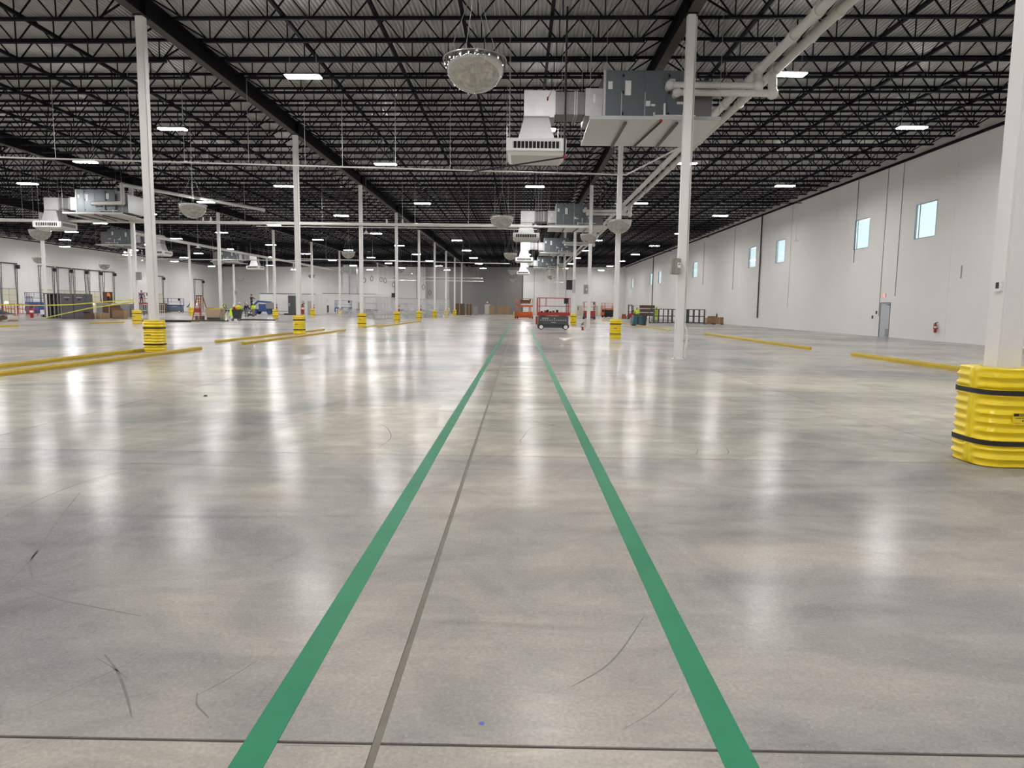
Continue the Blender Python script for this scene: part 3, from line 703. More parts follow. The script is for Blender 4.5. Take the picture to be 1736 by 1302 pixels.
# small white pendant devices on stems
PEN = [(22.0, 56.1, 7.2, 'in front of the right wall'), (-12.0, 54.0, 7.2, 'by the third left column'), (0.95, 46.6, 7.0, 'beside the second air handler grille'), (-32.4, 69.6, 7.2, 'over the red ladder'), (-17.0, 108, 6.6, 'before the far left columns'), (-52, 95, 7.3, 'near the dock doors'), (-37, 120, 6.2, 'above the white rooms')]
proto = None
for x, y, z, wh in PEN:
    lab = 'small white pendant antenna on a thin stem ' + wh
    if proto is None:
        proto = thing('pendant_antenna', lab, 'antenna', (x, y, z), 0, 'pendant antennas')
        MB().lathe([(0.001, 0.22), (0.07, 0.2), (0.1, 0.08), (0.24, 0.02), (0.25, -0.02), (0.001, -0.05)], 16).build('shade', WHT, proto, smooth=True)
        MB().cyl((0, 0, 0), (0, 0, 1), 0.012, 6).build('stem', ROD, proto, loc=(0, 0, 0.2)); cur = proto
    else: cur = dup(proto, (x, y, z), label=lab)
    for ch in cur.children:
        if ch.location.z > 0.1: ch.scale.z = zdeck(x)+0.02-z-0.2

# ------------------------------------------------------------------ wall fittings
def dock_door(i, y0, y1):
    """vertical-lift dock door on the left wall"""
    x = XL+0.06
    d = MB().box(XL, y0-0.1, 0, x+0.04, y0, 6.75).box(XL, y1, 0, x+0.04, y1+0.1, 6.75).build('door_%d' % i, MGREY, fix=False); struct(d)
    n = 4; h = 3.3/n; ym = (y0+y1)/2
    for k in range(n):
        for a, b in ((y0+0.03, ym-0.03), (ym+0.03, y1-0.03)): box('section', CREAM, d, XL+0.02, a, k*h+0.02, x, b, (k+1)*h-0.02)
    box('mullion', MGREY, d, XL+0.02, ym-0.03, 0, x+0.01, ym+0.03, 3.3); box('top_rail', MGREY, d, XL+0.02, y0, 3.28, x+0.02, y1, 3.36)
    for k in range(1, n): box('section_rail', MGREY, d, XL+0.02, y0, k*h-0.02, x+0.004, y1, k*h+0.02)
    box('vision_pane', DLIT, d, x, y0+0.45, 1.25, x+0.012, y0+1.15, 1.6)
    for yy in (y0-0.05, y1+0.05):
        MB().bar((XL+0.1, yy, 0), (XL+0.35, yy, 6.75), 0.06).build('track', DGREY, d)
        MB().bar((XL+0.05, yy, 3.3), (XL+0.05, yy, 6.75), 0.05).build('track', DGREY, d)
        for z in (4, 4.7, 5.4, 6.1): MB().bar((XL+0.05, yy, z), (XL+0.1+0.25*z/6.75, yy, z), 0.03).build('track_bracket', DGREY, d)
    MB().cyl((XL+0.2, y0-0.25, 6.72), (XL+0.2, y1+0.25, 6.72), 0.07, 8).build('lift_shaft', DGREY, d)
    MB().box(XL+0.1, y1+0.1, 6.05, XL+0.5, y1+0.4, 6.55).build('door_operator', BLK, d, fix=False)
for i, (a, b) in enumerate(((91.1, 93.9), (98.6, 101.4), (102.4, 105.2), (106.2, 109.0), (109.9, 112.7), (113.7, 116.5), (129.9, 132.6), (145.6, 149.2)), 2): dock_door(i, a, b)
d = MB().box(XL, 95.75, 0, XL+0.06, 95.82, 2.3).box(XL, 96.95, 0, XL+0.06, 97.02, 2.3).box(XL, 95.75, 2.24, XL+0.06, 97.02, 2.32).build('door_10', DGREY, fix=False); struct(d)
lf = box('door_leaf', DOORG, d, XL+0.005, 95.82, 0, XL+0.04, 96.95, 2.24); MB().cyl((XL+0.08, 96.75, 1.05), (XL+0.08, 96.6, 1.05), 0.015).build('door_handle', LGREY, lf)
exit_sign((XL+0.06, 96.35, 2.72), PI/2, 'red lit exit sign above the door beside the dock doors')
def back_door(i, x, label_pane=True):
    d = MB().box(x-0.6, YB-0.05, 0, x-0.52, YB, 2.3).box(x+0.52, YB-0.05, 0, x+0.6, YB, 2.3).box(x-0.6, YB-0.05, 2.22, x+0.6, YB, 2.3).build('door_%d' % i, DOORB, fix=False); struct(d)
    lf = box('door_leaf', DOORB, d, x-0.52, YB-0.035, 0, x+0.52, YB-0.004, 2.22)
    if label_pane: box('vision_pane', VOID, lf, x-0.4, YB-0.042, 1.2, x-0.25, YB-0.034, 1.95)
    MB().cyl((x+0.4, YB-0.09, 1.05), (x+0.28, YB-0.09, 1.05), 0.015).build('door_handle', LGREY, lf)
for i, x in enumerate((13.8, 17.5, 19.2, 21.8), 11): back_door(i, x, i != 13)
back_door(15, -7.6, False)
exit_sign((-7.6, YB-0.06, 2.75), 0, 'red lit exit sign above the door in the grey back wall')

def extinguisher(x, y, z, label, group='fire extinguishers', s=1.0):
    t = thing('fire_extinguisher', label, 'extinguisher', (x, y, z), 0, group); t.scale = (s, s, s)
    MB().lathe([(0.001, 0.0), (0.075, 0.0), (0.08, 0.03), (0.08, 0.42), (0.06, 0.48), (0.03, 0.5), (0.03, 0.53)], 14).build('cylinder', REDB, t, smooth=True)
    MB().lathe([(0.0815, 0.27), (0.0815, 0.38)], 14).build('label_band', WHT, t)
    MB().box(-0.03, -0.03, 0.52, 0.03, 0.03, 0.57).bar((0, 0, 0.57), (0.12, 0, 0.61), 0.03).build('valve', BLK, t)
    MB().tube([(-0.03, 0, 0.55), (-0.1, 0, 0.5), (-0.105, 0, 0.2)], 0.012, 6).build('hose', BLK, t)
    return t
e = extinguisher(XR-0.13, 40.3, 0.5, 'red fire extinguisher hung on the right wall'); box('wall_bracket', MGREY, e, 0.05, -0.03, 0.2, 0.13, 0.03, 0.3)
extinguisher(4.75, 52.0, 0, 'red fire extinguisher standing on the floor at the bare white column')
for (r, k), wh in (((1, 2), 'second'), ((1, 4), 'fourth'), ((1, 5), 'fifth'), ((1, 7), 'seventh')):
    e = extinguisher(ROWX[r]+0.22, GY(k)-0.05, 1.12, 'red fire extinguisher on the %s column left of the green lines' % wh); box('wall_bracket', MGREY, e, -0.09, -0.03, 0.2, -0.07, 0.03, 0.3)
for k, wh in ((5, 'third'), (6, 'fourth')):
    e = extinguisher(ROWX[2]+0.22, GY(k)-0.05, 1.12, 'red fire extinguisher on the %s column of the second left row' % wh); box('wall_bracket', MGREY, e, -0.09, -0.03, 0.2, -0.07, 0.03, 0.3)
extinguisher(-49.4, 69.2, 0, 'tall red fire extinguisher on the floor before the switchgear', s=1.9)
# thermostat, electrical boxes, drain pipe on columns
t = thing('thermostat', 'white wall thermostat with dark screen on the nearest column', 'thermostat', (ROWX[0]-0.13, 7.56, 1.94))
box('case', WHT, t, -0.03, -0.045, -0.055, 0, 0.045, 0.055); box('screen', BLK, t, -0.032, -0.03, -0.025, -0.03, 0.02, 0.042)
t = thing('electrical_enclosure', 'beige electrical box with white switch on the bare white column', 'electrical box', (ROWX[0]-0.13, 22.95, 2.80))
box('case', BEIGE, t, -0.24, -0.12, 0, 0, 0.14, 0.52); box('side_box', BEIGE, t, -0.14, -0.22, 0.01, 0.04, -0.12, 0.5); sw = box('switch_plate', WHT, t, -0.07, -0.235, 0.2, 0.03, -0.22, 0.36); box('switch', BLK, sw, -0.05, -0.245, 0.3, 0.01, -0.235, 0.33)
t = thing('electrical_enclosure', 'grey electrical box on the fourth column by the air handlers', 'electrical box', (ROWX[0]-0.13, GY(3)-0.1, 2.75))
box('case', MGREY, t, -0.3, -0.15, 0, 0, 0.1, 0.7); sw = box('switch_plate', WHT, t, -0.14, -0.16, 0.3, -0.06, -0.15, 0.4)
t = thing('electrical_enclosure', 'black control box on the fifth column by the air handlers', 'electrical box', (ROWX[0]-0.13, GY(4)-0.1, 3.45))
box('case', BLK, t, -0.62, -0.12, 0, 0, 0.1, 0.95); MB().box(-0.05, -0.14, -0.3, 0.25, -0.02, 1.0).build('mesh_guard', LGREY, t, fix=False)
for x, y, z, wh in ((ROWX[2]+0.14, GY(3), 3.4, 'first column of the second left row'), (ROWX[3]+0.14, GY(7), 3.2, 'far column near the dock doors')):
    t = thing('electrical_enclosure', 'grey electrical box high on the ' + wh, 'electrical box', (x, y, z)); box('case', BEIGE, t, 0, -0.15, 0, 0.32, 0.12, 0.6); box('cover', MGREY, t, 0.02, -0.165, 0.03, 0.3, -0.15, 0.57)
t = thing('floor_drain_pipe', 'white plastic drain pipe standing beside the bare white column', 'pipe', (ROWX[0]+0.22, 23.0, 0))
MB().cyl((0, 0, 0), (0, 0, 0.35), 0.055, 12).build('lower_pipe', PVC, t, smooth=True); MB().cyl((0, 0, 0.35), (0.02, 0, 0.55), 0.075, 12).build('coupling', PVC, t, smooth=True); MB().cyl((0.02, 0, 0.55), (0.03, 0, 0.8), 0.06, 12).build('upper_pipe', PVC, t, smooth=True)
MB().bar((-0.1, 0, 0.62), (0.12, 0, 0.62), 0.02).build('clamp', DGREY, t); MB().tube([(0.03, 0, 0.8), (0.03, 0, 0.95), (-0.04, 0, 1.1), (-0.05, 0, 10.9)], 0.025, 8).build('riser_pipe', PVC, t, smooth=True)
# conduits and downspouts on the right wall
def conduit(y, z0, z1, r, m, label, cat='conduit', x=XR-0.05):
    t = MB().cyl((x, y, z0), (x, y, z1), r, 6).build('wall_conduit', m); return tag(t, label, cat)
conduit(70.6, 0.9, 11.1, 0.065, BLK, 'thick black downspout on the right wall between the windows', 'downspout', XR-0.1)
conduit(127.0, 1.4, 11.1, 0.075, BLK, 'black downspout on the far part of the right wall', 'downspout', XR-0.11)
conduit(46.95, 1.4, 11.1, 0.018, MGREY, 'thin grey conduit running down beside the right wall door', x=XR-0.02)
conduit(45.1, 2.7, 11.1, 0.018, MGREY, 'thin grey conduit above the right wall door', x=XR-0.02)
conduit(51.0, 5.2, 11.1, 0.02, DGREY, 'thin dark conduit ending in a clip left of the second window', x=XR-0.02)
conduit(92.5, 5.0, 10.6, 0.03, MGREY, 'thin grey conduit beside the fifth window', x=XR-0.03)
conduit(79.5, 4.0, 11.0, 0.022, MGREY, 'thin grey conduit right of the thick downspout', x=XR-0.02)
conduit(63.0, 2.0, 11.1, 0.015, LGREY, 'pale conduit just right of the third window', x=XR-0.015)
for y, z, lab in ((47.25, 1.62, 'small black card reader beside the right wall door'), (47.75, 1.3, 'small black switch box left of the right wall door')):
    t = thing('wall_switch', lab, 'switch', (XR-0.03, y, z)); box('case', BLK, t, -0.03, -0.06, -0.1, 0.028, 0.06, 0.1); box('lens', MGREY, t, -0.033, -0.03, 0.0, -0.03, 0.03, 0.05)
tag(MB().box(XR-0.03, 38.5, 3.55, XR-0.001, 38.56, 4.25).build('wall_bracket_bar', MGREY, fix=False), 'short grey bar fixed upright on the right wall', 'bracket')
for y, wh in ((57.0, 'nearer'), (63.5, 'farther')):
    t = MB(); n = 20
    t.tube([(XR-0.25, y+0.25*math.cos(2*PI*i/n), 11.55+0.25*math.sin(2*PI*i/n)) for i in range(n+1)], 0.02, 5)
    t.bar((XR-0.25, y, 11.3), (XR-0.02, y, 11.3), 0.04)
    tag(t.build('cable_coil', BLUE), 'coil of cable hung high on the right wall, the %s one' % wh, 'cable coil')
for y in (61.0, 90.0, 112.0):
    tag(MB().bar((20.9, y, 10.9), (XR-0.05, y, 10.95), 0.06).build('brace_arm', STEEL), 'black brace from the roof joists to the right wall', 'brace', 'roof braces at the right wall')
# back wall: silver risers, hanging cord loops, dark downspout, corner strip
for x, wh in ((-37.7, 'left'), (-36.0, 'right')):
    t = thing('vertical_duct', 'tall silver duct rising from the white room, %s of two' % wh, 'duct', (x, 150, 3.95))
    for k in range(5): MB().box(-0.6, -0.5, k*1.26+0.02, 0.6, 0.5, k*1.26+1.24).build('duct_section', DUCT, t, fix=False)
    MB().box(-0.64, -0.54, 6.3, 0.64, 0.54, 6.5).build('duct_cap', DUCTD, t, fix=False)
for i, (x, z) in enumerate(((-31.6, 6.75), (-30.1, 7.1), (-28.2, 6.9), (-27.4, 6.7), (-25.7, 5.9), (-19.6, 5.5), (-18.3, 4.4))):
    t = thing('cord_reel', 'looped black cord hanging before the back wall, %s from the left' % ORD[i], 'cord', (x, 140, z), 0, 'hanging cord loops'); n = 18
    MB().tube([(0.26*math.cos(2*PI*k/n), 0, 0.48*math.sin(2*PI*k/n)) for k in range(n+1)], 0.05, 5).build('cord_loop', BLK, t)
    MB().cyl((0, 0, 0.48), (0, 0, zdeck(x)-z), 0.014, 5).build('drop_cord', BLK, t)
t = thing('loudspeaker', 'dark speaker box on the blue column strip before the back wall', 'speaker', (-29.0, YB-0.35, 3.4)); box('cabinet', BLK, t, -0.8, -0.1, 0, 0.1, 0.3, 1.2); MB().box(-0.1, 0, -0.4, 0.35, 0.3, 7.0).build('support_strip', mat('dark_blue_steel', (0.03, 0.045, 0.075), 0.6), t, fix=False)
tag(MB().box(0.42, YB-0.12, 0, 0.66, YB-0.002, 10.9).build('corner_strip', DGREY, fix=False), 'dark vertical strip between the grey and pale back wall', 'strip')
for x in (-24.0, -21.5, -14.2, 3.2, 7.3, 10.6):
    tag(MB().box(x-0.05, YB-0.07, 0, x+0.05, YB-0.002, 10.8).build('wall_conduit', MGREY, fix=False), 'grey conduit running up the back wall', 'conduit', 'back wall conduits')
# two emergency lights on the dock column
t = thing('emergency_light', 'twin-headed emergency light lit on the column near the dock', 'emergency light', (ROWX[3], GY(5)-0.2, 7.65)); box('case', WHT, t, -0.2, -0.05, -0.1, 0.2, 0.07, 0.1)
for s in (-1, 1): MB().sphere((0.36*s, -0.08, 0.02), 0.13, 10).build('lamp_head', EMLT, t, smooth=True); MB().bar((0.15*s, 0, 0), (0.36*s, -0.05, 0), 0.04).build('arm', WHT, t)

# ------------------------------------------------------------------ yellow floor rails
def rail(x, y0, y1, label, w=0.11, h=0.115):
    t = thing('floor_rail', label, 'floor rail', (x, y0, 0), 0, 'yellow floor guide rails'); L = y1-y0; n = max(1, round(L/6.1)); s = L/n
    for k in range(n): MB().prism([(-w/2, 0), (w/2, 0), (w/2, h*0.6), (w/2-0.025, h), (-w/2+0.025, h), (-w/2, h*0.6)], 'y', k*s+0.004, (k+1)*s-0.004).build('rail_length', YELP, t)
rail(12.55, 13.0, 26.0, 'yellow floor rail starting behind the large nearest guard', h=0.14)
rail(12.5, 29.6, 46.4, 'yellow floor rail in the middle of the right bay', h=0.13)
rail(11.6, 53.3, 97.0, 'long yellow floor rail passing the floor scrubber')
rail(-12.75, 12.0, 23.9, 'yellow floor rail running into the near left column guard')
rail(-11.4, 10.5, 24.4, 'nearest yellow floor rail in front of the left column guard')
rail(-12.85, 28.9, 45.0, 'yellow floor rail behind the second column guard')
rail(-11.3, 27.9, 44.4, 'yellow floor rail in front of the second column guard')
rail(-11.6, 50.5, 58.5, 'yellow floor rail behind the third column guard')
rail(-10.8, 52.3, 75.0, 'yellow floor rail in front of the third column guard')
rail(-32.6, 51.9, 56.3, 'yellow floor rail beside the guard in the second left row')
rail(-32.8, 38.0, 44.6, 'yellow floor rail by the junk pile at the left edge')

# ------------------------------------------------------------------ machines
def wheel(t, x, y, r, w, axis='y', hub=WHT, z=None):
    z = r if z is None else z; d = Vector((0, 1, 0)) if axis == 'y' else Vector((1, 0, 0)); c = Vector((x, y, z))
    o = MB().cyl(c-d*w/2, c+d*w/2, r, 18).build('wheel', RUB, t, smooth=True)
    MB().cyl(c-d*(w/2+0.01), c+d*(w/2+0.01), r*0.72, 16).build('hub', hub, o, smooth=True)
    return o
def scissor_lift(name_label, loc, rz, colr, L=2.45, W=1.15, H=2.4, deck=0.92, body=None, hub=WHT, raised=0.0, tags=False, group='scissor lifts', skirt=True):
    body = body or DGREY
    t = thing('scissor_lift', name_label, 'scissor lift', loc, rz, group); D = deck+raised
    x0, x1 = -L/2, L/2; y0, y1 = -W/2, W/2
    MB().box(x0+0.05, y0+0.12, 0.14, x1-0.05, y1-0.12, 0.40).build('chassis', body, t, fix=False)
    if skirt: MB().box(x0+0.12, y0, 0.40, x1-0.12, y1, deck-0.04 if not raised else 0.62).build('side_tray', body, t, fix=False)
    else:
        MB().box(x0, y0, 0.28, x0+0.5, y1, 0.85).box(x1-0.5, y0, 0.28, x1, y1, 0.85).build('side_tray', body, t, fix=False)
    for sx in (x0+0.32, x1-0.32):
        for sy in (y0+0.03, y1-0.03): wheel(t, sx, sy, 0.2, 0.14, 'y', hub)
    ns = 3 if not raised else 4
    zz0 = 0.45; zz1 = D-0.02
    for k in range(ns):
        a = zz0+(zz1-zz0)*k/ns; b = zz0+(zz1-zz0)*(k+1)/ns
        for yy in (y0+0.2, y1-0.2):
            MB().bar((x0+0.25, yy, a), (x1-0.25, yy, b), 0.05, 0.09).build('scissor_arm', body, t); MB().bar((x0+0.25, yy+0.06, b), (x1-0.25, yy+0.06, a), 0.05, 0.09).build('scissor_arm', body, t)
    MB().box(x0, y0, D, x1, y1, D+0.06).build('platform', colr, t, fix=False)
    kb = MB().box(x0, y0, D+0.06, x1, y0+0.02, D+0.26).box(x0, y1-0.02, D+0.06, x1, y1, D+0.26).box(x0, y0, D+0.06, x0+0.02, y1, D+0.26).box(x1-0.02, y0, D+0.06, x1, y1, D+0.26).build('toe_board', colr, t, fix=False)
    Ht = H-0.02
    for z in ((D+Ht)/2+0.05, Ht): MB().bar((x0, y0+0.02, z), (x1, y0+0.02, z), 0.045).bar((x0, y1-0.02, z), (x1, y1-0.02, z), 0.045).bar((x0+0.02, y0, z), (x0+0.02, y1, z), 0.045).bar((x1-0.02, y0, z), (x1-0.02, y1, z), 0.045).build('guard_rail', colr, t)
    for sx in (x0+0.02, x0+0.18, x1-0.18, x1-0.02):
        for sy in (y0+0.02, y1-0.02): MB().bar((sx, sy, D), (sx, sy, Ht), 0.045).build('rail_post', colr, t)
    for sy in (y0+0.02, y1-0.02): MB().bar((x0+0.68, sy, (D+Ht)/2), (x0+0.68, sy, Ht), 0.035).build('rail_post', colr, t)
    MB().box(x1-0.48, y0-0.05, Ht-0.42, x1-0.16, y0+0.12, Ht-0.02).build('control_box', BLK, t, fix=False)
    MB().box(x0-0.09, y0+0.1, 0.4, x0+0.04, y1-0.1, 1.0).build('entry_ladder', RED if colr is RED else colr, t, fix=False)
    return t
sl = scissor_lift('red and dark grey scissor lift with white wheels beside the green lines', (2.55, 52.95, 0), 0.02, RED, L=2.5, W=1.2, H=2.42, deck=1.06)
for k in range(12): box('decal', WHT, sl, -1.0+k*0.17, -0.606, 0.70, -0.92+k*0.17, -0.60, 0.735)
text('SKYJACK', 0.13, WHT, sl, (-0.62, -0.608, 0.85), (PI/2, 0, 0)); text('III', 0.12, WHT, sl, (0.06, -0.608, 0.85), (PI/2, 0, 0)); text('SKYJACK', 0.09, WHT, sl, (0.0, -0.608, 0.545), (PI/2, 0, 0))
for k in range(11): box('hazard_mark', YEL, sl, -0.78+k*0.14, -0.475, 0.15, -0.70+k*0.14, -0.45, 0.19)
for i, (x, y) in enumerate(((-0.9, -0.3), (-0.6, 0.1), (-0.45, -0.2), (-0.2, 0.2), (0.0, -0.1), (0.3, 0.1))): tag(MB().box(-0.08, -0.07, 0, 0.09, 0.06, 0.28+0.05*(i % 3)).build('tool_bag', [BLK, DGREY, NAVY][i % 3], loc=(2.55+x, 52.95+y, 1.12), fix=False), 'dark tool bag on the red scissor lift platform, %s of six' % ORD[i], 'bag', 'bags on the red lift')
scissor_lift('orange scissor lift seen end-on at the far end of the green lines', (0.6, 105.6, 0), PI/2+0.12, ORANGE, L=3.2, W=2.3, H=3.0, deck=1.0, body=ORANGE, hub=BLK, raised=0.75, skirt=False)
t = thing('material_bundle', 'white and brown boxes on the orange scissor lift platform', 'boxes', (0.85, 105.2, 1.82)); box('white_box', WHT, t, -0.7, -0.4, 0, 0.75, 0.4, 0.42); box('brown_box', BROWN, t, -0.85, -0.45, 0.45, 0.7, 0.4, 1.0)
tag(MB().box(-0.08, -0.08, 0, 0.08, 0.08, 1.0).build('bollard', YEL, loc=(-0.95, 106.5, 0), fix=False), 'short yellow post beside the orange scissor lift', 'post')
scissor_lift('red scissor lift half hidden behind the bare far column', (10.7, 107, 0), PI/2, RED, L=2.4, W=1.7, H=2.65, deck=1.0, hub=RED)
scissor_lift('orange and black scissor lift left of the third column guard', (16.8, 131, 0), 0.3, ORANGE, L=2.4, W=1.6, H=2.7, deck=1.45, body=BLK, hub=BLK)
scissor_lift('blue scissor lift left of the switchgear, behind the column', (-61.0, 86.5, 0), 0.9, BLUE, L=2.2, W=1.2, H=2.75, deck=1.3, body=BLUE, hub=MGREY)
scissor_lift('blue scissor lift beside the brown crates at the dock side', (-60.2, 119.5, 0), 0.05, BLUE, L=2.9, W=1.3, H=2.5, deck=1.1, body=DENIM, hub=WHT)
scissor_lift('blue scissor lift before the second white room', (-33.6, 131, 0), 0.05, BLUE, L=3.0, W=1.4, H=2.55, deck=1.0, body=BLUE, hub=WHT)
scissor_lift('red lift behind the first guard of the second left row', (-50.7, 92, 0), 1.2, RED, L=1.9, W=1.0, H=3.0, deck=1.4, hub=RED)

# boom lift
t = thing('boom_lift', 'blue boom lift with grey platform parked before the white rooms', 'boom lift', (-42.0, 112.8, 0), 0.05)
MB().box(-1.5, -0.9, 0.45, 1.5, 0.9, 0.85).build('chassis', BLUE, t, fix=False)
for sx in (-1.15, 1.15):
    for sy in (-0.95, 0.95): wheel(t, sx, sy, 0.42, 0.3, 'y', BLUE)
MB().box(-0.6, -0.85, 0.85, 1.5, 0.85, 1.7).build('turntable', BLUE, t, fix=False); MB().box(0.6, -0.95, 0.95, 1.75, 0.95, 1.95).build('engine_cover', MGREY, t, fix=False)
MB().bar((1.2, 0, 1.95), (-1.0, 0, 2.1), 0.35, 0.3).bar((-1.0, 0, 2.1), (-1.9, 0, 1.2), 0.25, 0.25).build('boom', BLUE, t)
bk = MB()
for z in (0.5, 1.0, 1.5): bk.bar((-2.8, -0.8, z), (-1.9, -0.8, z), 0.05).bar((-2.8, 0.8, z), (-1.9, 0.8, z), 0.05).bar((-2.8, -0.8, z), (-2.8, 0.8, z), 0.05)
for x, y in ((-2.8, -0.8), (-2.8, 0.8), (-1.9, -0.8), (-1.9, 0.8)): bk.bar((x, y, 0.45), (x, y, 1.5), 0.05)
bk.box(-2.8, -0.8, 0.42, -1.9, 0.8, 0.48).build('basket', BLUE, t)

# forklift
t = thing('forklift', 'red and black forklift near the right wall', 'forklift', (18.4, 113, 0), 2.0)
MB().box(-0.9, -0.5, 0.25, 0.6, 0.5, 0.95).frustum((-1.15, -0.5, -0.6, 0.5), 0.3, (-1.05, -0.45, -0.65, 0.45), 1.15).build('body', REDB, t)
for sx, r in ((-0.75, 0.26), (0.45, 0.32)):
    for sy in (-0.5, 0.5): wheel(t, sx, sy, r, 0.2, 'y', MGREY)
mb = MB()
for x, y in ((-0.75, -0.45), (-0.75, 0.45), (0.4, -0.45), (0.4, 0.45)): mb.bar((x, y, 0.9), (x*0.85, y, 2.15), 0.06)
mb.box(-0.7, -0.5, 2.13, 0.4, 0.5, 2.18).build('overhead_guard', BLK, t)
mb = MB()
for y in (-0.35, 0.35): mb.bar((0.75, y, 0.1), (0.75, y, 2.35), 0.12, 0.08)
for z in (0.3, 1.2, 2.3): mb.bar((0.75, -0.35, z), (0.75, 0.35, z), 0.08)
mb.build('mast', BLK, t); MB().box(0.8, -0.3, 0.08, 1.9, -0.18, 0.12).box(0.8, 0.18, 0.08, 1.9, 0.3, 0.12).build('forks', DGREY, t); MB().box(-0.35, -0.25, 0.95, 0.05, 0.25, 1.05).box(-0.4, -0.25, 1.0, -0.3, 0.25, 1.45).build('seat', BLK, t)
# floor scrubber
t = thing('floor_scrubber', 'dark teal ride-on floor scrubber on the yellow rail', 'floor scrubber', (11.75, 69.4, 0), 0)
MB().frustum((-0.52, -0.75, 0.52, 0.8), 0.12, (-0.40, -0.62, 0.40, 0.6), 1.05).build('rear_tank', TEAL, t); MB().box(-0.42, -0.77, 0.1, -0.05, -0.6, 0.95).box(0.05, -0.77, 0.1, 0.42, -0.6, 0.95).build('tank_panel', mat('teal_panel', (0.03, 0.11, 0.14), 0.4), t, fix=False)
MB().box(-0.06, -0.78, 0.15, 0.06, -0.6, 0.9).build('drain_hose', BLK, t, fix=False); MB().box(-0.56, -0.8, 0.02, 0.56, -0.55, 0.13).build('squeegee', BLK, t, fix=False)
MB().box(-0.45, 0.6, 0.1, 0.45, 1.2, 0.7).build('front_body', TEAL, t, fix=False); MB().cyl((0, 0.75, 0.7), (0, 0.55, 1.15), 0.04).build('steering_post', BLK, t); MB().box(-0.3, -0.2, 1.03, 0.3, 0.35, 1.1).build('seat', BLK, t)
for sx in (-0.45, 0.45): wheel(t, sx, 0.1, 0.18, 0.12, 'x', MGREY)
t = thing('waste_bin', 'grey bin beside the floor scrubber', 'bin', (12.55, 69.9, 0)); MB().frustum((-0.2, -0.2, 0.2, 0.2), 0.0, (-0.28, -0.28, 0.28, 0.28), 0.95).build('bin_body', DGREY, t); MB().box(-0.3, -0.3, 0.95, 0.3, 0.3, 1.0).build('bin_lid', BLK, t, fix=False)

# ------------------------------------------------------------------ stored goods and furniture
def pallet(t, x0, y0, x1, y1, z=0.0, m=WOOD):
    for i in range(3):
        x = x0+(x1-x0)*i/2; box('stringer', m, t, x-0.05 if i else x, y0, z, x+0.05 if i < 2 else x, y1, z+0.09)
    for i in range(6):
        y = y0+(y1-y0)*i/6; box('deck_board', m, t, x0, y, z+0.09, x1, y+(y1-y0)/6*0.72, z+0.12)
def carton(x, y, z, w, d, h, label, m=CARD, rz=0, group=None, flaps=False):
    t = thing('carton', label, 'box', (x, y, z), rz, group)
    if flaps:
        MB().box(-w/2, -d/2, 0, w/2, -d/2+0.03, h).box(-w/2, d/2-0.03, 0, w/2, d/2, h).box(-w/2, -d/2+0.03, 0, -w/2+0.03, d/2-0.03, h).box(w/2-0.03, -d/2+0.03, 0, w/2, d/2-0.03, h).box(-w/2, -d/2, 0, w/2, d/2, 0.03).build('carton_body', m, t, fix=False)
        MB().bar((0, -d/2, h), (0, -d/2-0.15, h+0.2), w*0.95, 0.015).build('flap', m, t)
    else:
        MB().box(-w/2, -d/2, 0, w/2, d/2, h).build('carton_body', m, t, fix=False); box('packing_tape', mat('packing_tape', (0.42, 0.31, 0.18), 0.35), t, -0.04, -d/2-0.003, 0, 0.04, d/2+0.003, h+0.003)
    return t
# switchgear
t = thing('switchgear_cabinet', 'open dark switchgear frame at the left end of the grey cabinets', 'switchgear', (-45.72, 67.0, 0), -0.02)
W_ = 1.74; MB().box(-W_/2, 0.9, 0, W_/2, 1.0, 2.45).box(-W_/2, 0, 2.38, W_/2, 1.0, 2.45).box(-W_/2, 0, 0, W_/2, 1.0, 0.1).build('cabinet_shell', CABG, t, fix=False)
for x in (-0.87, -0.32, 0.1, 0.5, 0.79): box('frame_post', MGREY, t, x, 0, 0.1, x+0.08, 0.12, 2.38)
for z in (0.6, 1.2, 1.8): box('busbar', BROWN, t, -0.2, 0.3, z, 0.8, 0.4, z+0.1)
box('inner_panel', VOID, t, -0.9, 0.55, 0.1, -0.3, 0.6, 2.38)
for i, x in enumerate((-44.2, -42.98)):
    t = thing('switchgear_cabinet', 'closed dark grey switchgear cabinet, %s of the two' % ('left' if i == 0 else 'right'), 'switchgear', (x, 66.9, 0), -0.02)
    MB().box(-0.6, 0, 0.05, 0.6, 1.1, 2.43).build('cabinet_shell', CABG, t, fix=False); box('plinth', BLK, t, -0.6, 0.02, 0, 0.6, 1.1, 0.05)
    d = box('door_panel', mat('switchgear_door', (0.085, 0.088, 0.092), 0.45), t, -0.58, -0.025, 0.1, 0.58, 0, 2.4); box('nameplate', LGREY, d, -0.3, -0.03, 2.05, 0.3, -0.025, 2.1); box('handle', BLK, d, -0.15, -0.06, 1.82, 0.15, -0.025, 1.92)
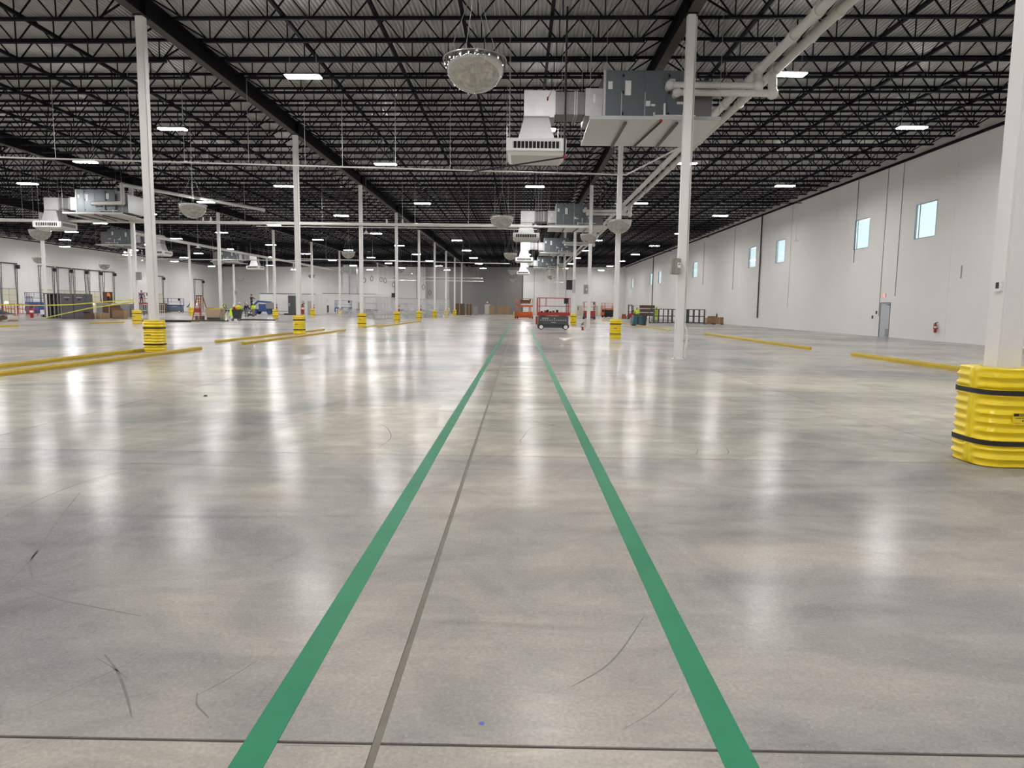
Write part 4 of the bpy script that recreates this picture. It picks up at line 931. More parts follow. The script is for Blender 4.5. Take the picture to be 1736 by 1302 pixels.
# junk pile, red barricades
t = thing('debris_pallet', 'low pallet with bags and black sheeting at the left edge', 'pallet load', (-42.5, 55.8, 0), 0.1)
pallet(t, -1.6, -0.6, 1.0, 0.7)
for i, (x, y, s) in enumerate(((-1.2, -0.2, 0.42), (-0.5, -0.1, 0.4), (0.2, 0.1, 0.33), (-0.9, 0.3, 0.5))): MB().sphere((x, y, 0.12+s*0.5), s, 10, sz=0.55).build('sack', CARD if i % 2 else mat('grey_sack', (0.25, 0.22, 0.19), 0.9), t, smooth=True)
MB().frustum((-1.5, -0.5, 0.9, 0.5), 0.55, (-1.3, -0.2, -0.3, 0.3), 1.0).build('black_sheeting', BLK, t)
for i in range(4):
    t = thing('barricade', 'red tubular barricade stacked at the left edge, %s of four' % ORD[i], 'barricade', (-58.9+1.02*i, 77.3+0.4*i, 0), 0.2, 'red barricades'); mb = MB()
    MB().bar((-0.45, 0, 0), (-0.45, 0, 1.35), 0.06).build('post', ORANGE if i % 2 else RED, t); MB().bar((0.45, 0, 0), (0.45, 0, 1.35), 0.06).build('post', RED, t)
    for z in (0.25, 0.75, 1.3): MB().bar((-0.45, 0, z), (0.45, 0, z), 0.06).build('rail', RED, t)
    for x in (-0.2, 0.1): MB().bar((x, 0, 0.25), (x, 0, 1.3), 0.05).build('picket', ORANGE, t)
    MB().box(-0.5, -0.3, 0, -0.4, 0.3, 0.05).box(0.4, -0.3, 0, 0.5, 0.3, 0.05).build('foot', RED, t)
t = thing('pump_cart', 'white cart with a dark tank at the left end of the switchgear', 'cart', (-50.9, 73.6, 0)); MB().box(-0.5, -0.3, 0.25, 0.5, 0.3, 0.75).build('cart_body', WHT, t, fix=False); MB().lathe([(0.001, 0), (0.22, 0), (0.22, 0.4), (0.001, 0.5)], 12, (0, 0, 0.75)).build('tank', BLK, t, smooth=True)
for x in (-0.35, 0.35): wheel(t, x, 0, 0.13, 0.5, 'y', MGREY)
# caution tape
def tape(pts, label):
    mb = MB()
    for a, b in zip(pts[:-1], pts[1:]): mb.bar(a, b, 0.004, 0.085)
    tag(mb.build('caution_tape', TAPE), label, 'caution tape', 'yellow caution tapes')
tape([(-58, 62.5, 1.35), (-50.2, 66, 1.30), (-44.5, 63.2, 1.26), (-38, 58.2, 1.42), (-33.4, 54.8, 1.66), (-30.0, 53.35, 1.86)], 'yellow caution tape stretched level across the switchgear cabinets')
tape([(-46.1, 66.1, 0.02), (-42, 62.6, 0.5), (-36.5, 58, 1.12), (-30.0, 53.3, 1.7)], 'yellow caution tape sloping down from the column to the floor')
# grey sheets leaning, mesh fence, cartons by the switchgear
for i, (x, y) in enumerate(((-45.2, 74.5), (-44.6, 77.0), (-43.4, 77.5))):
    tag(MB().box(-0.75, 0, 0, 0.75, 0.05, 1.5).build('metal_sheet', MGREY, loc=(x, y, 0), fix=False), 'grey metal sheet standing by the mesh fence, %s from the switchgear' % ORD[i], 'sheet', 'grey metal sheets')
for i in range(3):
    t = thing('mesh_fence', 'white mesh fence panel behind the cartons, %s from the switchgear' % ORD[i], 'fence', (-46.0+1.9*i, 79.0+0.3*i, 0), 0.15, 'white mesh fences'); 
    for k in range(9): MB().bar((-0.9+k*0.225, 0, 0.02), (-0.9+k*0.225, 0, 1.5), 0.03).build('upright_wire', WHT, t)
    for z in (0.05, 0.75, 1.48): MB().bar((-0.92, 0, z), (0.92, 0, z), 0.04).build('cross_wire', WHT, t)
carton(-41.9, 66.6, 0, 0.7, 0.6, 0.55, 'open brown carton at the foot of the right switchgear cabinet', BROWN, flaps=True)
carton(-41.2, 67.6, 0, 1.0, 0.7, 0.6, 'brown carton beside the open one near the switchgear', CARD)
carton(-41.0, 70.2, 0, 1.2, 0.7, 0.85, 'wide tan carton in front of the grey sheets', CARD, flaps=True)
carton(-42.9, 72.0, 0, 1.4, 0.9, 1.35, 'tall brown carton stack behind the tan carton', BROWN)
carton(-39.5, 71.0, 0, 0.7, 0.5, 0.4, 'small white carton on the floor before the mesh fence', WHT)
tag(MB().box(-1.2, -0.4, 0, 1.3, 0.5, 0.07).build('scrap_board', CARD, loc=(-38.4, 69.2, 0), fix=False), 'flattened carton lying on the floor by the white carton', 'cardboard')
tag(MB().box(-0.6, -0.05, 0, 0.6, 0.05, 1.4).build('plywood_sheet', BROWN, loc=(-52.2, 86.9, 1.55), fix=False), 'brown board standing up behind the caution tape', 'board')
t = thing('work_platform', 'grey work platform carrying the brown board', 'platform', (-52.2, 86.5, 0)); box('platform_top', MGREY, t, -1.0, -0.6, 1.48, 1.0, 0.6, 1.55)
for x in (-0.9, 0.9):
    for y in (-0.5, 0.5): MB().bar((x, y, 0), (x, y, 1.48), 0.08).build('leg', MGREY, t)
carton(-61.9, 117.4, 0, 2.4, 1.5, 1.6, 'big brown crate left of the blue scissor lift', BROWN)
carton(-63.4, 114.5, 0, 1.0, 1.0, 1.0, 'smaller brown crate at the end of the dock row', BROWN)
# ladder
t = thing('stepladder', 'red platform stepladder before the column in the second left row', 'ladder', (-31.6, 67.9, 0), 0.0)
for s in (-1, 1):
    MB().bar((0.42*s-0.15, -0.55, 0), (0.2*s-0.1, -0.05, 2.4), 0.07).build('front_rail', REDB, t); MB().bar((0.5*s+0.1, 0.75, 0), (0.22*s, 0.1, 2.3), 0.06).build('rear_rail', RED, t)
for k in range(7):
    f = (k+1)/8; MB().box(-0.42*(1-f)-0.2*f-0.15+0.05*f, -0.62+0.5*f, 2.4*f-0.02, 0.42*(1-f)+0.2*f-0.15+0.05*f, -0.5+0.5*f, 2.4*f+0.02).build('tread', RED, t, fix=False)
for k in (0.3, 0.6): MB().bar((-0.5*(1-k)+0.1, 0.75-0.65*k, 2.3*k), (0.5*(1-k)+0.1, 0.75-0.65*k, 2.3*k), 0.04).build('brace', LGREY, t)
box('top_cap', BLK, t, -0.35, -0.15, 2.36, 0.2, 0.15, 2.44); box('tool_shelf', REDB, t, -0.42, -0.5, 0.75, 0.1, -0.2, 1.15)
# cardboard skip, trash cart, flat rails
t = thing('waste_skip', 'large cardboard waste skip with yellow rim beside the ladder', 'waste skip', (-29.9, 67.35, 0), 0.0)
MB().frustum((-0.6, -0.5, 0.6, 0.5), 0.3, (-0.78, -0.6, 0.78, 0.6), 1.1).build('skip_body', mat('pale_cardboard', (0.40, 0.30, 0.20), 0.85), t); MB().box(-0.62, -0.5, 0.08, 0.62, 0.5, 0.3).build('skip_base', DGREY, t, fix=False); MB().box(-0.72, -0.55, 1.06, 0.1, 0.55, 1.16).box(0.1, -0.5, 1.06, 0.7, 0.5, 1.22).build('yellow_waste', mat('yellow_rag', (0.62, 0.5, 0.05), 0.8), t, fix=False)
for x in (-0.5, 0.5): wheel(t, x, -0.45, 0.1, 0.08, 'y', MGREY)
carton(-30.9, 66.2, 0, 0.7, 0.5, 0.45, 'dark brown carton on the floor in front of the waste skip', BROWN)
t = thing('trash_cart', 'dark wheeled trash cart with a vest draped on it', 'trash cart', (-27.55, 66.8, 0)); MB().frustum((-0.25, -0.3, 0.3, 0.3), 0.22, (-0.35, -0.4, 0.45, 0.4), 1.1).build('bin_body', mat('dark_green_bin', (0.03, 0.04, 0.038), 0.6), t)
for x in (-0.3, 0.35): wheel(t, x, -0.3, 0.13, 0.08, 'y', MGREY)
MB().frustum((-0.6, -0.4, -0.32, 0.1), 0.5, (-0.52, -0.35, -0.3, 0.2), 1.2).build('draped_vest', HIVIS, t); MB().sphere((-0.22, 0, 1.2), 0.2, 10).build('red_bag', REDB, t, smooth=True); MB().sphere((0.12, 0, 1.25), 0.24, 10).build('yellow_bag', YEL, t, smooth=True)
t = thing('wire_trolley', 'pale wire trolley between the waste skip and the trash cart', 'trolley', (-28.72, 66.9, 0))
for x in (-0.35, 0.35):
    for y in (-0.25, 0.25): MB().bar((x, y, 0.1), (x, y, 1.2), 0.04).build('post', LGREY, t)
for z in (0.2, 0.7, 1.15): box('shelf', LGREY, t, -0.37, -0.27, z, 0.37, 0.27, z+0.03)
for x in (-0.3, 0.3): wheel(t, x, -0.2, 0.07, 0.05, 'y', MGREY)
for i, (x, y, L, wd, m_) in enumerate(((-32.2, 60.0, 3.0, 0.5, BLK), (-30.6, 61.5, 3.4, 0.35, BROWN), (-29.8, 59.6, 2.2, 0.25, BLK), (-28.6, 63.5, 3.0, 0.3, DGREY))):
    t = MB().box(-L/2, -wd/2, 0, L/2, wd/2, 0.1).box(-L/2+0.2, -wd/4, 0.1, L/2-0.4, wd/4, 0.16).build('steel_bundle', m_, loc=(x, y, 0), fix=False); t.rotation_euler.z = 0.35
    tag(t, 'dark steel length on the floor behind the near left guard, %s of four' % ORD[i], 'steel length', 'steel lengths on the floor')
t = MB().box(-1.9, -0.15, 0, 1.9, 0.15, 0.12).build('steel_bundle', BLK, loc=(-26.9, 70.0, 0), fix=False); tag(t, 'black steel length lying right of the trash cart', 'steel length')
# dark tall machine, bowl, white rooms
t = thing('wrapping_machine', 'tall dark grey wrapping machine mast with fork base', 'machine', (-36.5, 110.2, 0)); MB().box(-0.55, -0.3, 0.1, 0.45, 0.5, 3.1).build('mast', DGREY, t, fix=False); MB().box(-1.3, -0.2, 0.0, 0.5, 0.4, 0.25).build('fork_base', BLK, t, fix=False); box('control_face', MGREY, t, -0.5, -0.32, 1.4, -0.2, -0.3, 1.9)
MB().box(-2.6, 0, 0.55, -0.6, 0.15, 0.62).build('roller_arm', BLK, t, fix=False)
t = thing('wrapped_bowl', 'white rounded fixture lying beside the dark machine', 'fixture', (-37.9, 108.5, 0)); MB().lathe([(0.001, 0), (0.25, 0.02), (0.5, 0.3), (0.52, 0.5), (0.001, 0.55)], 16).build('fixture_body', WHT, t, smooth=True); MB().box(-0.6, -0.2, 0, 0.6, 0.2, 0.05).build('fixture_base', BLK, t, fix=False)
def room(x0, y0, x1, y1, h, label, doors):
    t = thing('modular_room', label, 'room', ((x0+x1)/2, y0, 0)); cx = (x0+x1)/2; n = max(2, round((x1-x0)/2.4)); s = (x1-x0)/n
    for k in range(n): box('wall_panel', WALL, t, x0-cx+k*s+0.01, 0, 0, x0-cx+(k+1)*s-0.01, 0.1, h)
    m_ = max(1, round((y1-y0)/3))
    for k in range(m_):
        for xx in (x0-cx, x1-cx-0.1): box('wall_panel', WALL, t, xx, 0.1+k*(y1-y0)/m_, 0, xx+0.1, (k+1)*(y1-y0)/m_-0.01, h)
    box('roof_panel', WALL, t, x0-cx, 0, h, x1-cx, y1-y0, h+0.06); box('top_trim', DGREY, t, x0-cx, -0.03, h-0.03, x1-cx, 0, h+0.06)
    for dx in doors: d = box('door_leaf', mat('room_door', (0.40, 0.39, 0.37), 0.5), t, dx-cx-0.55, -0.04, 0.02, dx-cx+0.55, 0, 2.3); box('handle', BLK, d, dx-cx+0.35, -0.07, 1.0, dx-cx+0.45, -0.04, 1.1)
    return t
room(-44.3, 117, -34.8, 124, 3.45, 'long low white modular room behind the boom lift', (-35.6, -37.2))
room(-39.0, 136, -28.5, 152, 3.9, 'white modular room behind the blue scissor lift', (-31.5,))
t = thing('floor_machine', 'black and white ride-on machine beside the blue lift at the white room', 'machine', (-36.6, 129, 0)); MB().box(-0.5, -0.5, 0.3, 0.6, 0.6, 1.6).build('body', DGREY, t, fix=False); MB().box(-0.2, -0.6, 0.9, 0.4, -0.5, 1.5).build('panel', WHT, t, fix=False)
for x in (-0.9, 0.2): wheel(t, x, -0.5, 0.42, 0.25, 'y', WHT)
MB().bar((-0.9, -0.3, 0.4), (-0.9, -0.3, 1.6), 0.35).build('canopy_post', BLK, t)
# plastic-wrapped racks
def wrapped(x0, y0, x1, y1, h, label, n=5):
    t = thing('wrapped_rack', label, 'rack', (x0, y0, 0)); d = Vector((x1-x0, y1-y0, 0)); e = d.normalized(); nn = Vector((-e.y, e.x, 0))*1.2
    for k in range(n+1):
        c = d*(k/n)
        for o_ in (Vector(), nn): MB().bar(c+o_, c+o_+Vector((0, 0, h)), 0.06).build('post', LGREY, t)
    for z in (0.45, 0.95, h*0.72, h): MB().bar((0, 0, z), d+Vector((0, 0, z)), 0.05).bar(nn+Vector((0, 0, z)), d+nn+Vector((0, 0, z)), 0.05).build('beam', LGREY, t)
    for z in (0.45, 0.95): MB().bar(nn*0.5+Vector((0, 0, z)), d+nn*0.5+Vector((0, 0, z)), 1.0, 0.04).build('shelf', MGREY, t)
    # loose sheet with folds
    mb = MB(); N = 60; M_ = 8; rnd = random.Random(3)
    offs = [[0.10+0.09*math.sin(k*1.7)+0.07*math.sin(k*0.63+j)+rnd.uniform(-.03, .03)+0.2*(1-j/M_) for k in range(N+1)] for j in range(M_+1)]
    nh = nn.normalized()
    for side in (0, 1):
        i = len(mb.v)
        for j in range(M_+1):
            for k in range(N+1):
                p = d*(k/N) + (nn + nh*offs[j][k] if side else -nh*offs[j][k]); mb.v.append((p.x, p.y, 0.03+h*1.01*j/M_))
        for j in range(M_):
            for k in range(N): mb.f.append((i+j*(N+1)+k, i+j*(N+1)+k+1, i+(j+1)*(N+1)+k+1, i+(j+1)*(N+1)+k))
        if side:
            a0 = M_*(N+1)
            for k in range(N): mb.f.append((a0+k, a0+k+1, i+a0+k+1, i+a0+k))
    mb.build('plastic_sheet', WRAP, t, smooth=True, fix=False)
    for k in range(7):
        c = d*((k+0.5)/7)+nn*0.5; s = 0.28+0.05*(k % 3); MB().box(c.x-s, c.y-s*0.7, 0.98, c.x+s, c.y+s*0.7, 1.2+0.08*(k % 2)).build('stored_part', WHT if k % 2 else MGREY, t, fix=False)
    return t
wrapped(-18.2, 85.6, -11.2, 108.0, 2.7, 'long rack under clear plastic sheeting behind the left column row', 8)
wrapped(-25.0, 93.6, -20.2, 91.0, 1.15, 'low rack wrapped in clear plastic beside the long wrapped rack', 4)
# brown crates by the far columns, pallets before the back wall
carton(-12.2, 139.5, 0, 2.0, 1.4, 2.3, 'dark brown crate stack between the far left columns', BROWN)
carton(-10.2, 138.6, 0, 1.0, 1.3, 2.2, 'dark brown crate right of the far column stack', BROWN)
t = thing('grey_screen', 'grey screen panel right of the dark brown crates', 'screen', (-8.9, 138, 0)); box('screen_panel', MGREY, t, -0.4, 0, 0.05, 0.4, 0.06, 1.7); box('foot', DGREY, t, -0.42, -0.3, 0, 0.42, 0.35, 0.05)
for i, x in enumerate((-6.3, -4.4, -2.95)):
    c = thing('carton', 'tan carton load before the grey back wall, %s from the exit door' % ORD[i], 'box', (x, 154, 0), 0, 'carton loads at the grey wall'); pallet(c, -0.6, -0.6, 0.6, 0.6)
    for z in range(3):
        for k in range(2): box('carton_body', CARD, c, -0.6+0.61*k, -0.6, 0.12+0.6*z, -0.01+0.61*k, 0.6, 0.70+0.6*z)
for i, (x, y) in enumerate(((-1.2, 152), (-0.4, 152.5))): tag(MB().frustum((-0.4, -0.3, 0.4, 0.3), 0, (-0.2, -0.2, 0.25, 0.2), 0.3+0.1*i).build('scrap_heap', WHT if i else BROWN, loc=(x, y, 0)), 'small %s scrap heap beside the carton loads' % ('white' if i else 'brown'), 'scrap')
# right side: brown rack, black frames, cartons on blue pallet
t = thing('stacked_rack', 'brown stacked rack beside the floor scrubber', 'rack', (17.0, 92.6, 0))
for z in (0.75, 1.25, 1.75): MB().box(-0.95, -0.5, z, 0.95, 0.5, z+0.42).build('crate', BROWN, t, fix=False)
for x in (-0.8, 0.8):
    for y in (-0.4, 0.4): MB().bar((x, y, 0), (x, y, 0.75), 0.08).build('leg', DGREY, t)
def frame(x, y, w, h, cols, label, rz):
    t = thing('storage_rack', label, 'rack', (x, y, 0), rz, 'black steel frames')
    for k in range(cols+1): MB().bar((w*k/cols, 0, 0), (w*k/cols, 0, h), 0.13 if k % 2 else 0.09).build('upright', DGREY, t); MB().bar((w*k/cols, 0.9, 0), (w*k/cols, 0.9, h), 0.08).build('upright', DGREY, t)
    for z in (0.05, 0.5*h, h-0.04):
        for yy in (0, 0.9): MB().bar((0, yy, z), (w, yy, z), 0.09).build('cross_bar', DGREY, t)
frame(15.9, 82.0, 2.7, 1.7, 4, 'black steel frame left of the bare white column', 0.42)
frame(18.9, 83.6, 1.6, 1.7, 3, 'black steel frame just behind the bare white column', 0.42)
frame(20.45, 84.2, 2.5, 1.7, 3, 'black steel frame right of the bare white column', 0.42)
t = thing('blue_pallet', 'blue plastic pallet by the right wall', 'pallet', (22.3, 79.5, 0)); pallet(t, -1.0, -0.6, 1.0, 0.6, 0, BLUE)
carton(21.9, 79.5, 0.12, 0.95, 0.8, 0.62, 'open brown carton on the left of the blue pallet', CARD, flaps=True)
carton(22.85, 79.5, 0.12, 0.9, 0.8, 0.7, 'brown carton on the right of the blue pallet', CARD)
t = thing('spray_bottle', 'dark bottle standing on the cartons of the blue pallet', 'bottle', (22.6, 79.4, 0.82)); MB().lathe([(0.001, 0), (0.08, 0), (0.08, 0.3), (0.03, 0.38), (0.03, 0.45), (0.001, 0.46)], 12).build('bottle_body', BLK, t, smooth=True); box('trigger', WHT, t, -0.1, -0.02, 0.44, 0.05, 0.02, 0.5)
carton(17.6, 117, 0, 0.6, 0.6, 0.75, 'red box on the floor left of the forklift', REDB)
# yellow handrail at the far pale wall
for i, (x0, x1) in enumerate(((2.5, 6.3), (9.0, 13.0), (15.2, 17.0))):
    t = thing('handrail', 'yellow handrail along the far pale wall, %s from the orange lift' % ORD[i], 'handrail', (x0, 150, 0), 0, 'far yellow handrails')
    for z in (0.55, 1.05): MB().bar((0, 0, z), (x1-x0, 0, z), 0.07).build('rail', YEL, t)
    for k in range(3): MB().bar(((x1-x0)*k/2, 0, 0), ((x1-x0)*k/2, 0, 1.05), 0.07).build('post', YEL, t)

# ------------------------------------------------------------------ people
def skin_mesh(name, chains, m, parent, sub=1):
    """chains: list of [(point, radius), ...] sharing points by position; root = first point"""
    idx = {}; vs = []; rs = []; es = []
    for ch in chains:
        prev = None
        for p, r in ch:
            key = tuple(round(c, 4) for c in p)
            if key not in idx: idx[key] = len(vs); vs.append(p); rs.append(r)
            i = idx[key]
            if prev is not None and prev != i: es.append((prev, i))
            prev = i
    me = bpy.data.meshes.new(name); me.from_pydata(vs, es, []); me.update(); o = link(name, me, parent); me.materials.append(m)
    md = o.modifiers.new('skin', 'SKIN'); sd = o.modifiers.new('sub', 'SUBSURF'); sd.levels = sd.render_levels = sub
    md.use_smooth_shade = True
    for i, r in enumerate(rs): me.skin_vertices[0].data[i].radius = (r, r)
    me.skin_vertices[0].data[0].use_root = True
    return o
def person(loc, rz, label, top, legs, hat=WHT, vest=None, H=1.78, pose='stand', arms=((0.30, 0.05, 0.78), (-0.30, 0.05, 0.78))):
    t = thing('person', label, 'person', loc, rz, 'workers'); s = H/1.78
    V = lambda x, y, z: (x*s, y*s, z*s)
    hip = V(0, 0, 0.95); chest = V(0, 0, 1.32); neck = V(0, 0, 1.48); head = V(0, -0.02, 1.64)
    feet = {'stand': ((0.13, 0.0), (-0.13, 0.0)), 'walk': ((0.10, -0.28), (-0.10, 0.30)), 'sit': ((0.14, -0.55), (-0.14, -0.55))}[pose]
    def leg(sx, f, g):
        hx = 0.09*sx
        if pose == 'sit':
            zk = 0.98; return [(hip, 0.15*s), (V(hx, 0, 0.93), 0.09*s+g), (V(hx*1.4, -0.42, 0.95), 0.065*s+g), (V(hx*1.4, -0.46, 0.52), 0.05*s+g)]
        return [(hip, 0.15*s), (V(hx, 0, 0.88), 0.085*s+g), (V((hx+f[0])/2, f[1]*0.45-0.04, 0.5), 0.062*s+g), (V(f[0], f[1], 0.09), 0.045*s+g)]
    def arm(sx, hnd, g):
        sh = V(0.19*sx, 0, 1.42); el = V((0.19*sx+hnd[0])/2+0.05*sx, hnd[1]/2+0.05, (1.42+hnd[2])/2-0.03); return [(chest, 0.16*s), (V(0.12*sx, 0, 1.40), 0.08*s), (sh, 0.062*s+g), (el, 0.048*s+g), (V(*hnd), 0.036*s+g)]
    ch = [[(hip, 0.14*s), (V(0, 0, 1.12), 0.135*s), (chest, 0.15*s), (neck, 0.055*s), (V(0, -0.01, 1.57), 0.06*s), (head, 0.098*s), (V(0, 0, 1.75), 0.05*s)]]
    ch += [leg(1, feet[0], 0)+[], leg(-1, feet[1], 0)]
    for sx, hnd in ((1, arms[0]), (-1, arms[1])):
        a = arm(sx, hnd, -0.008); ch.append(a); w_ = Vector(a[-1][0]); el = Vector(a[-2][0]); d = (w_-el).normalized(); sd = Vector((1, 0, 0)) if abs(d.x) < 0.8 else Vector((0, 1, 0)); sd = (sd-d*sd.dot(d)).normalized()
        palm = w_+d*0.07*s; ch.append([(tuple(w_), 0.036*s), (tuple(palm), 0.036*s)])
        for k, ln in enumerate((0.075, 0.085, 0.08, 0.065)):
            b = palm+sd*(0.022*(k-1.5))*s; ch.append([(tuple(palm), 0.036*s), (tuple(b+d*0.02*s), 0.010*s), (tuple(b+d*ln*0.6*s), 0.009*s), (tuple(b+d*ln*s+Vector((0, -0.02*s, 0))), 0.008*s)])
        ch.append([(tuple(w_), 0.036*s), (tuple(w_+d*0.04*s+sd*0.045*s), 0.011*s), (tuple(w_+d*0.085*s+sd*0.06*s), 0.009*s)])
    skin_mesh('body', ch, SKIN, t)
    MB().sphere(V(0, -0.115, 1.63), 0.017*s, 6).build('nose', SKIN, t, smooth=True)
    for sx in (-1, 1): MB().sphere(V(0.035*sx, -0.104, 1.665), 0.011*s, 6).build('eye', BLK, t); MB().sphere(V(0.1*sx, 0, 1.64), 0.022*s, 6).build('ear', SKIN, t, smooth=True)
    MB().box(-0.025*s, -0.117*s, 1.588*s, 0.025*s, -0.1*s, 1.596*s).build('mouth', RED, t, fix=False)
    skin_mesh('trousers', [leg(1, feet[0], 0.022), leg(-1, feet[1], 0.022), [(hip, 0.165*s), (V(0, 0, 1.05), 0.16*s)]], legs, t)
    j = [[(hip, 0.16*s), (V(0, 0, 1.12), 0.165*s), (chest, 0.185*s), (V(0, 0, 1.46), 0.08*s)]]
    for sx, hnd in ((1, arms[0]), (-1, arms[1])): j.append(arm(sx, hnd, 0.014)[:4]+[(V(*[hnd[q]*0.9+(0.19*sx, 0.0, 1.42)[q]*0.1 for q in range(3)]), 0.05*s)])
    skin_mesh('jacket', j, top, t)
    if vest: skin_mesh('safety_vest', [[(hip, 0.175*s), (V(0, 0, 1.12), 0.185*s), (chest, 0.205*s), (V(0, 0, 1.44), 0.13*s)]], vest, t)
    for i, f in enumerate(feet):
        if pose == 'sit': x, y, z = (0.13 if i == 0 else -0.13), -0.46, 0.42
        else: x, y, z = f[0], f[1], 0.0
        MB().box((x-0.05)*s, (y-0.19)*s, z*s, (x+0.05)*s, (y+0.08)*s, (z+0.11)*s).build('boot', BLK, t, fix=False)
    if hat:
        MB().lathe([(0.135*s, 0), (0.13*s, 0.015*s), (0.118*s, 0.02*s), (0.112*s, 0.07*s), (0.08*s, 0.125*s), (0.001, 0.145*s)], 16, V(0, -0.01, 1.70), 1, 1.12).build('hard_hat', hat, t, smooth=True)
    return t
person((11.75, 69.5, 0.12), PI, 'person in a hi-vis jacket and white hard hat driving the floor scrubber', HIVIS, NAVY, WHT, None, 1.78, 'sit', ((0.2, -0.5, 1.1), (-0.2, -0.5, 1.1)))
person((-35.6, 89.4, 0), 0.3, 'person in dark navy jacket and jeans standing by the boom lift', NAVY, DENIM, WHT, None, 1.8)
person((-34.9, 89.9, 0), 0.1, 'person in hi-vis vest and brown trousers walking beside the one in navy', HIVIS, KHAKI, WHT, HIVIS, 1.82, 'walk', ((0.22, -0.3, 1.15), (-0.26, 0.1, 0.85)))
person((-35.5, 90.9, 1.15), 1.2, 'person in dark clothes leaning forward on the small lift platform', NAVY, NAVY, BLK, None, 1.75, 'stand', ((0.2, -0.5, 1.2), (-0.2, -0.45, 1.1)))
t = thing('lift_platform', 'small lift platform under the person in dark clothes', 'lift', (-35.5, 90.9, 0)); box('deck', DGREY, t, -0.45, -0.5, 1.08, 0.45, 0.5, 1.15); box('base', DGREY, t, -0.45, -0.5, 0.1, 0.45, 0.5, 0.4); MB().bar((-0.3, 0, 0.4), (0.3, 0, 1.08), 0.08).bar((0.3, 0, 0.4), (-0.3, 0, 1.08), 0.08).build('scissor_arm', DGREY, t)
for x in (-0.35, 0.35): wheel(t, x, -0.4, 0.12, 0.08, 'y', MGREY); 
person((-36.8, 90.2, 0), -0.6, 'person in hi-vis vest partly hidden behind the one in navy', HIVIS, NAVY, WHT, HIVIS, 1.8)
person((-58.0, 120.5, 0), -1.2, 'person in hi-vis vest bending beside the blue scissor lift', NAVY, NAVY, None, HIVIS, 1.8, 'stand', ((0.1, -0.5, 1.0), (-0.2, -0.4, 0.9)))
person((-52.5, 122, 0), 0.4, 'person in hi-vis vest seen behind the red stepladder', NAVY, NAVY, WHT, HIVIS, 1.8)
person((-51.0, 122.5, 0), -0.4, 'person in hi-vis vest at the bench right of the ladder', HIVIS, NAVY, WHT, HIVIS, 1.78)
person((-48.6, 121.5, 0), -1.0, 'person in hi-vis vest and black trousers facing the bench', NAVY, NAVY, BLK, HIVIS, 1.85)
t = thing('work_bench', 'low dark work bench behind the red stepladder', 'bench', (-51.5, 120.3, 0)); box('bench_top', BROWN, t, -3.2, -0.5, 0.78, 3.2, 0.4, 0.88)
for x in (-3.0, 0, 3.0): MB().bar((x, -0.4, 0), (x, -0.4, 0.78), 0.1).build('leg', DGREY, t)
box('lower_shelf', DGREY, t, -3.0, -0.35, 0.3, 3.0, 0.35, 0.6)
person((-13.9, 133.5, 0), 0.6, 'person in hi-vis jacket and white hard hat beside the far brown crates', HIVIS, KHAKI, WHT, HIVIS, 1.8)
person((-50.7, 92, 1.48), 0.3, 'person in blue standing on the red lift behind the guard', mat('blue_cloth', (0.04, 0.10, 0.2), 0.9), NAVY, BLK, None, 1.75)
person((-51.7, 86.2, 1.55), -0.5, 'person in orange vest before the brown board', HIORG, NAVY, WHT, HIORG, 1.5)
person((18.35, 93.0, 0), 0.2, 'person in hi-vis clothing between the brown rack and black frames', HIVIS, HIVIS, HIVIS, HIVIS, 1.95)
person((-36.5, 129.1, 1.6), 0.4, 'person in dark clothes on the machine beside the blue lift', NAVY, NAVY, BLK, None, 1.7)

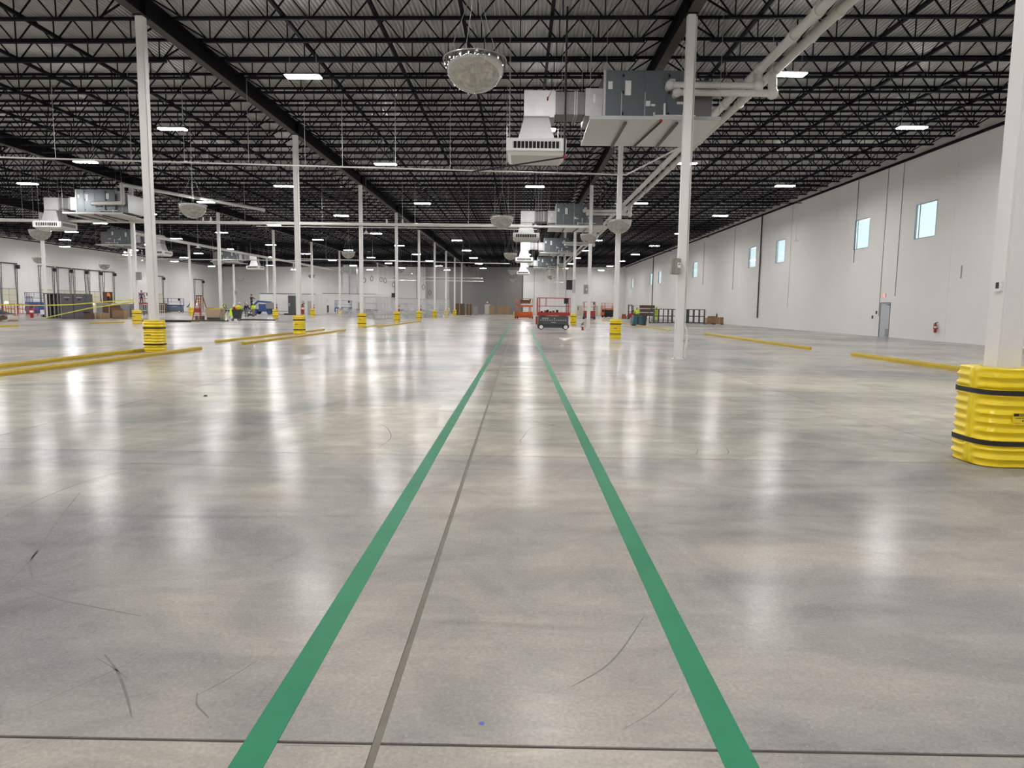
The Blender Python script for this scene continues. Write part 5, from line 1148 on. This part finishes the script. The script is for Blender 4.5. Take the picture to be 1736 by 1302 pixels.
# ------------------------------------------------------------------ marks and scraps on the near floor
SCUFF = mat('rubber_scuff', (0.205, 0.193, 0.183), 0.7, var=0.3, scale=14, spec=0.01)
MARKS = [[(-2.97, 3.78), (-3.09, 4.15), (-3.28, 4.58), (-3.49, 5.04), (-3.8, 5.77)], [(-2.85, 3.87), (-3.0, 4.05), (-3.15, 4.3), (-3.18, 4.52), (-3.12, 4.91)], [(-2.87, 3.79), (-2.58, 3.64), (-2.32, 3.55), (-1.97, 3.44)], [(-1.99, 2.58), (-1.91, 2.72), (-1.8, 2.91), (-1.73, 3.12)], [(-1.95, 3.01), (-1.8, 2.91), (-1.71, 2.84)], [(-1.93, 3.04), (-1.78, 2.89), (-1.63, 2.7), (-1.53, 2.56)], [(-1.35, 2.74), (-1.31, 2.65), (-1.25, 2.59), (-1.22, 2.56)], [(-1.34, 2.72), (-1.26, 2.86), (-1.2, 3.01)], [(0.24, 2.83), (0.4, 2.99), (0.52, 3.18), (0.69, 3.54)], [(0.42, 2.53), (0.58, 2.67), (0.72, 2.84)], [(-0.88, 2.40), (-0.7, 2.40), (-0.57, 2.40)], [(0.74, 8.0), (0.08, 8.22), (0.07, 8.68), (0.21, 9.35), (0.69, 9.73)], [(-1.63, 7.82), (-1.6, 8.47), (-1.79, 9.18), (-1.98, 9.5)], [(-3.92, 5.01), (-3.99, 5.49), (-3.98, 6.17), (-3.76, 6.78)], [(1.93, 7.69), (2.04, 7.75), (2.15, 8.09)], [(2.3, 7.71), (2.44, 7.84), (2.51, 8.19)]]
WID = [.012, .014, .013, .004, .006, .012, .008, .006, .010, .004, .004, .012, .012, .012, .012, .012]
for pts, wd in zip(MARKS, WID):
    P_ = [Vector((x, y, 0)) for x, y in pts]; S_ = []
    for i in range(len(P_)-1):          # smooth through the points
        p0 = P_[max(i-1, 0)]; p1 = P_[i]; p2 = P_[i+1]; p3 = P_[min(i+2, len(P_)-1)]
        for q in range(8):
            t_ = q/8; S_.append(0.5*((2*p1)+(p2-p0)*t_+(2*p0-5*p1+4*p2-p3)*t_*t_+(3*p1-p0-3*p2+p3)*t_**3))
    S_.append(P_[-1]); mb = MB(); n = len(S_)
    for i, p in enumerate(S_):
        d = (S_[min(i+1, n-1)]-S_[max(i-1, 0)]).normalized(); s_ = Vector((-d.y, d.x, 0))*wd*(0.35+0.65*math.sin(PI*(i+0.5)/n))*0.5
        mb.v += [(p.x+s_.x, p.y+s_.y, 0.0006), (p.x-s_.x, p.y-s_.y, 0.0006)]
    mb.f = [(2*i, 2*i+1, 2*i+3, 2*i+2) for i in range(n-1)]
    mb.build('scuff_mark', SCUFF, fl)
MB().cyl((-0.13, 2.56, 0), (-0.13, 2.56, 0.0008), 0.012, 8).build('chalk_mark', mat('blue_chalk', (0.10, 0.12, 0.45), 0.9), fl)
t = MB().frustum((-0.03, -0.02, 0.03, 0.02), 0, (-0.015, -0.01, 0.02, 0.012), 0.025).build('rubber_scrap', BLK, loc=(-5.59, 12.07, 0)); tag(t, 'tiny black scrap alone on the open floor at the left', 'scrap')
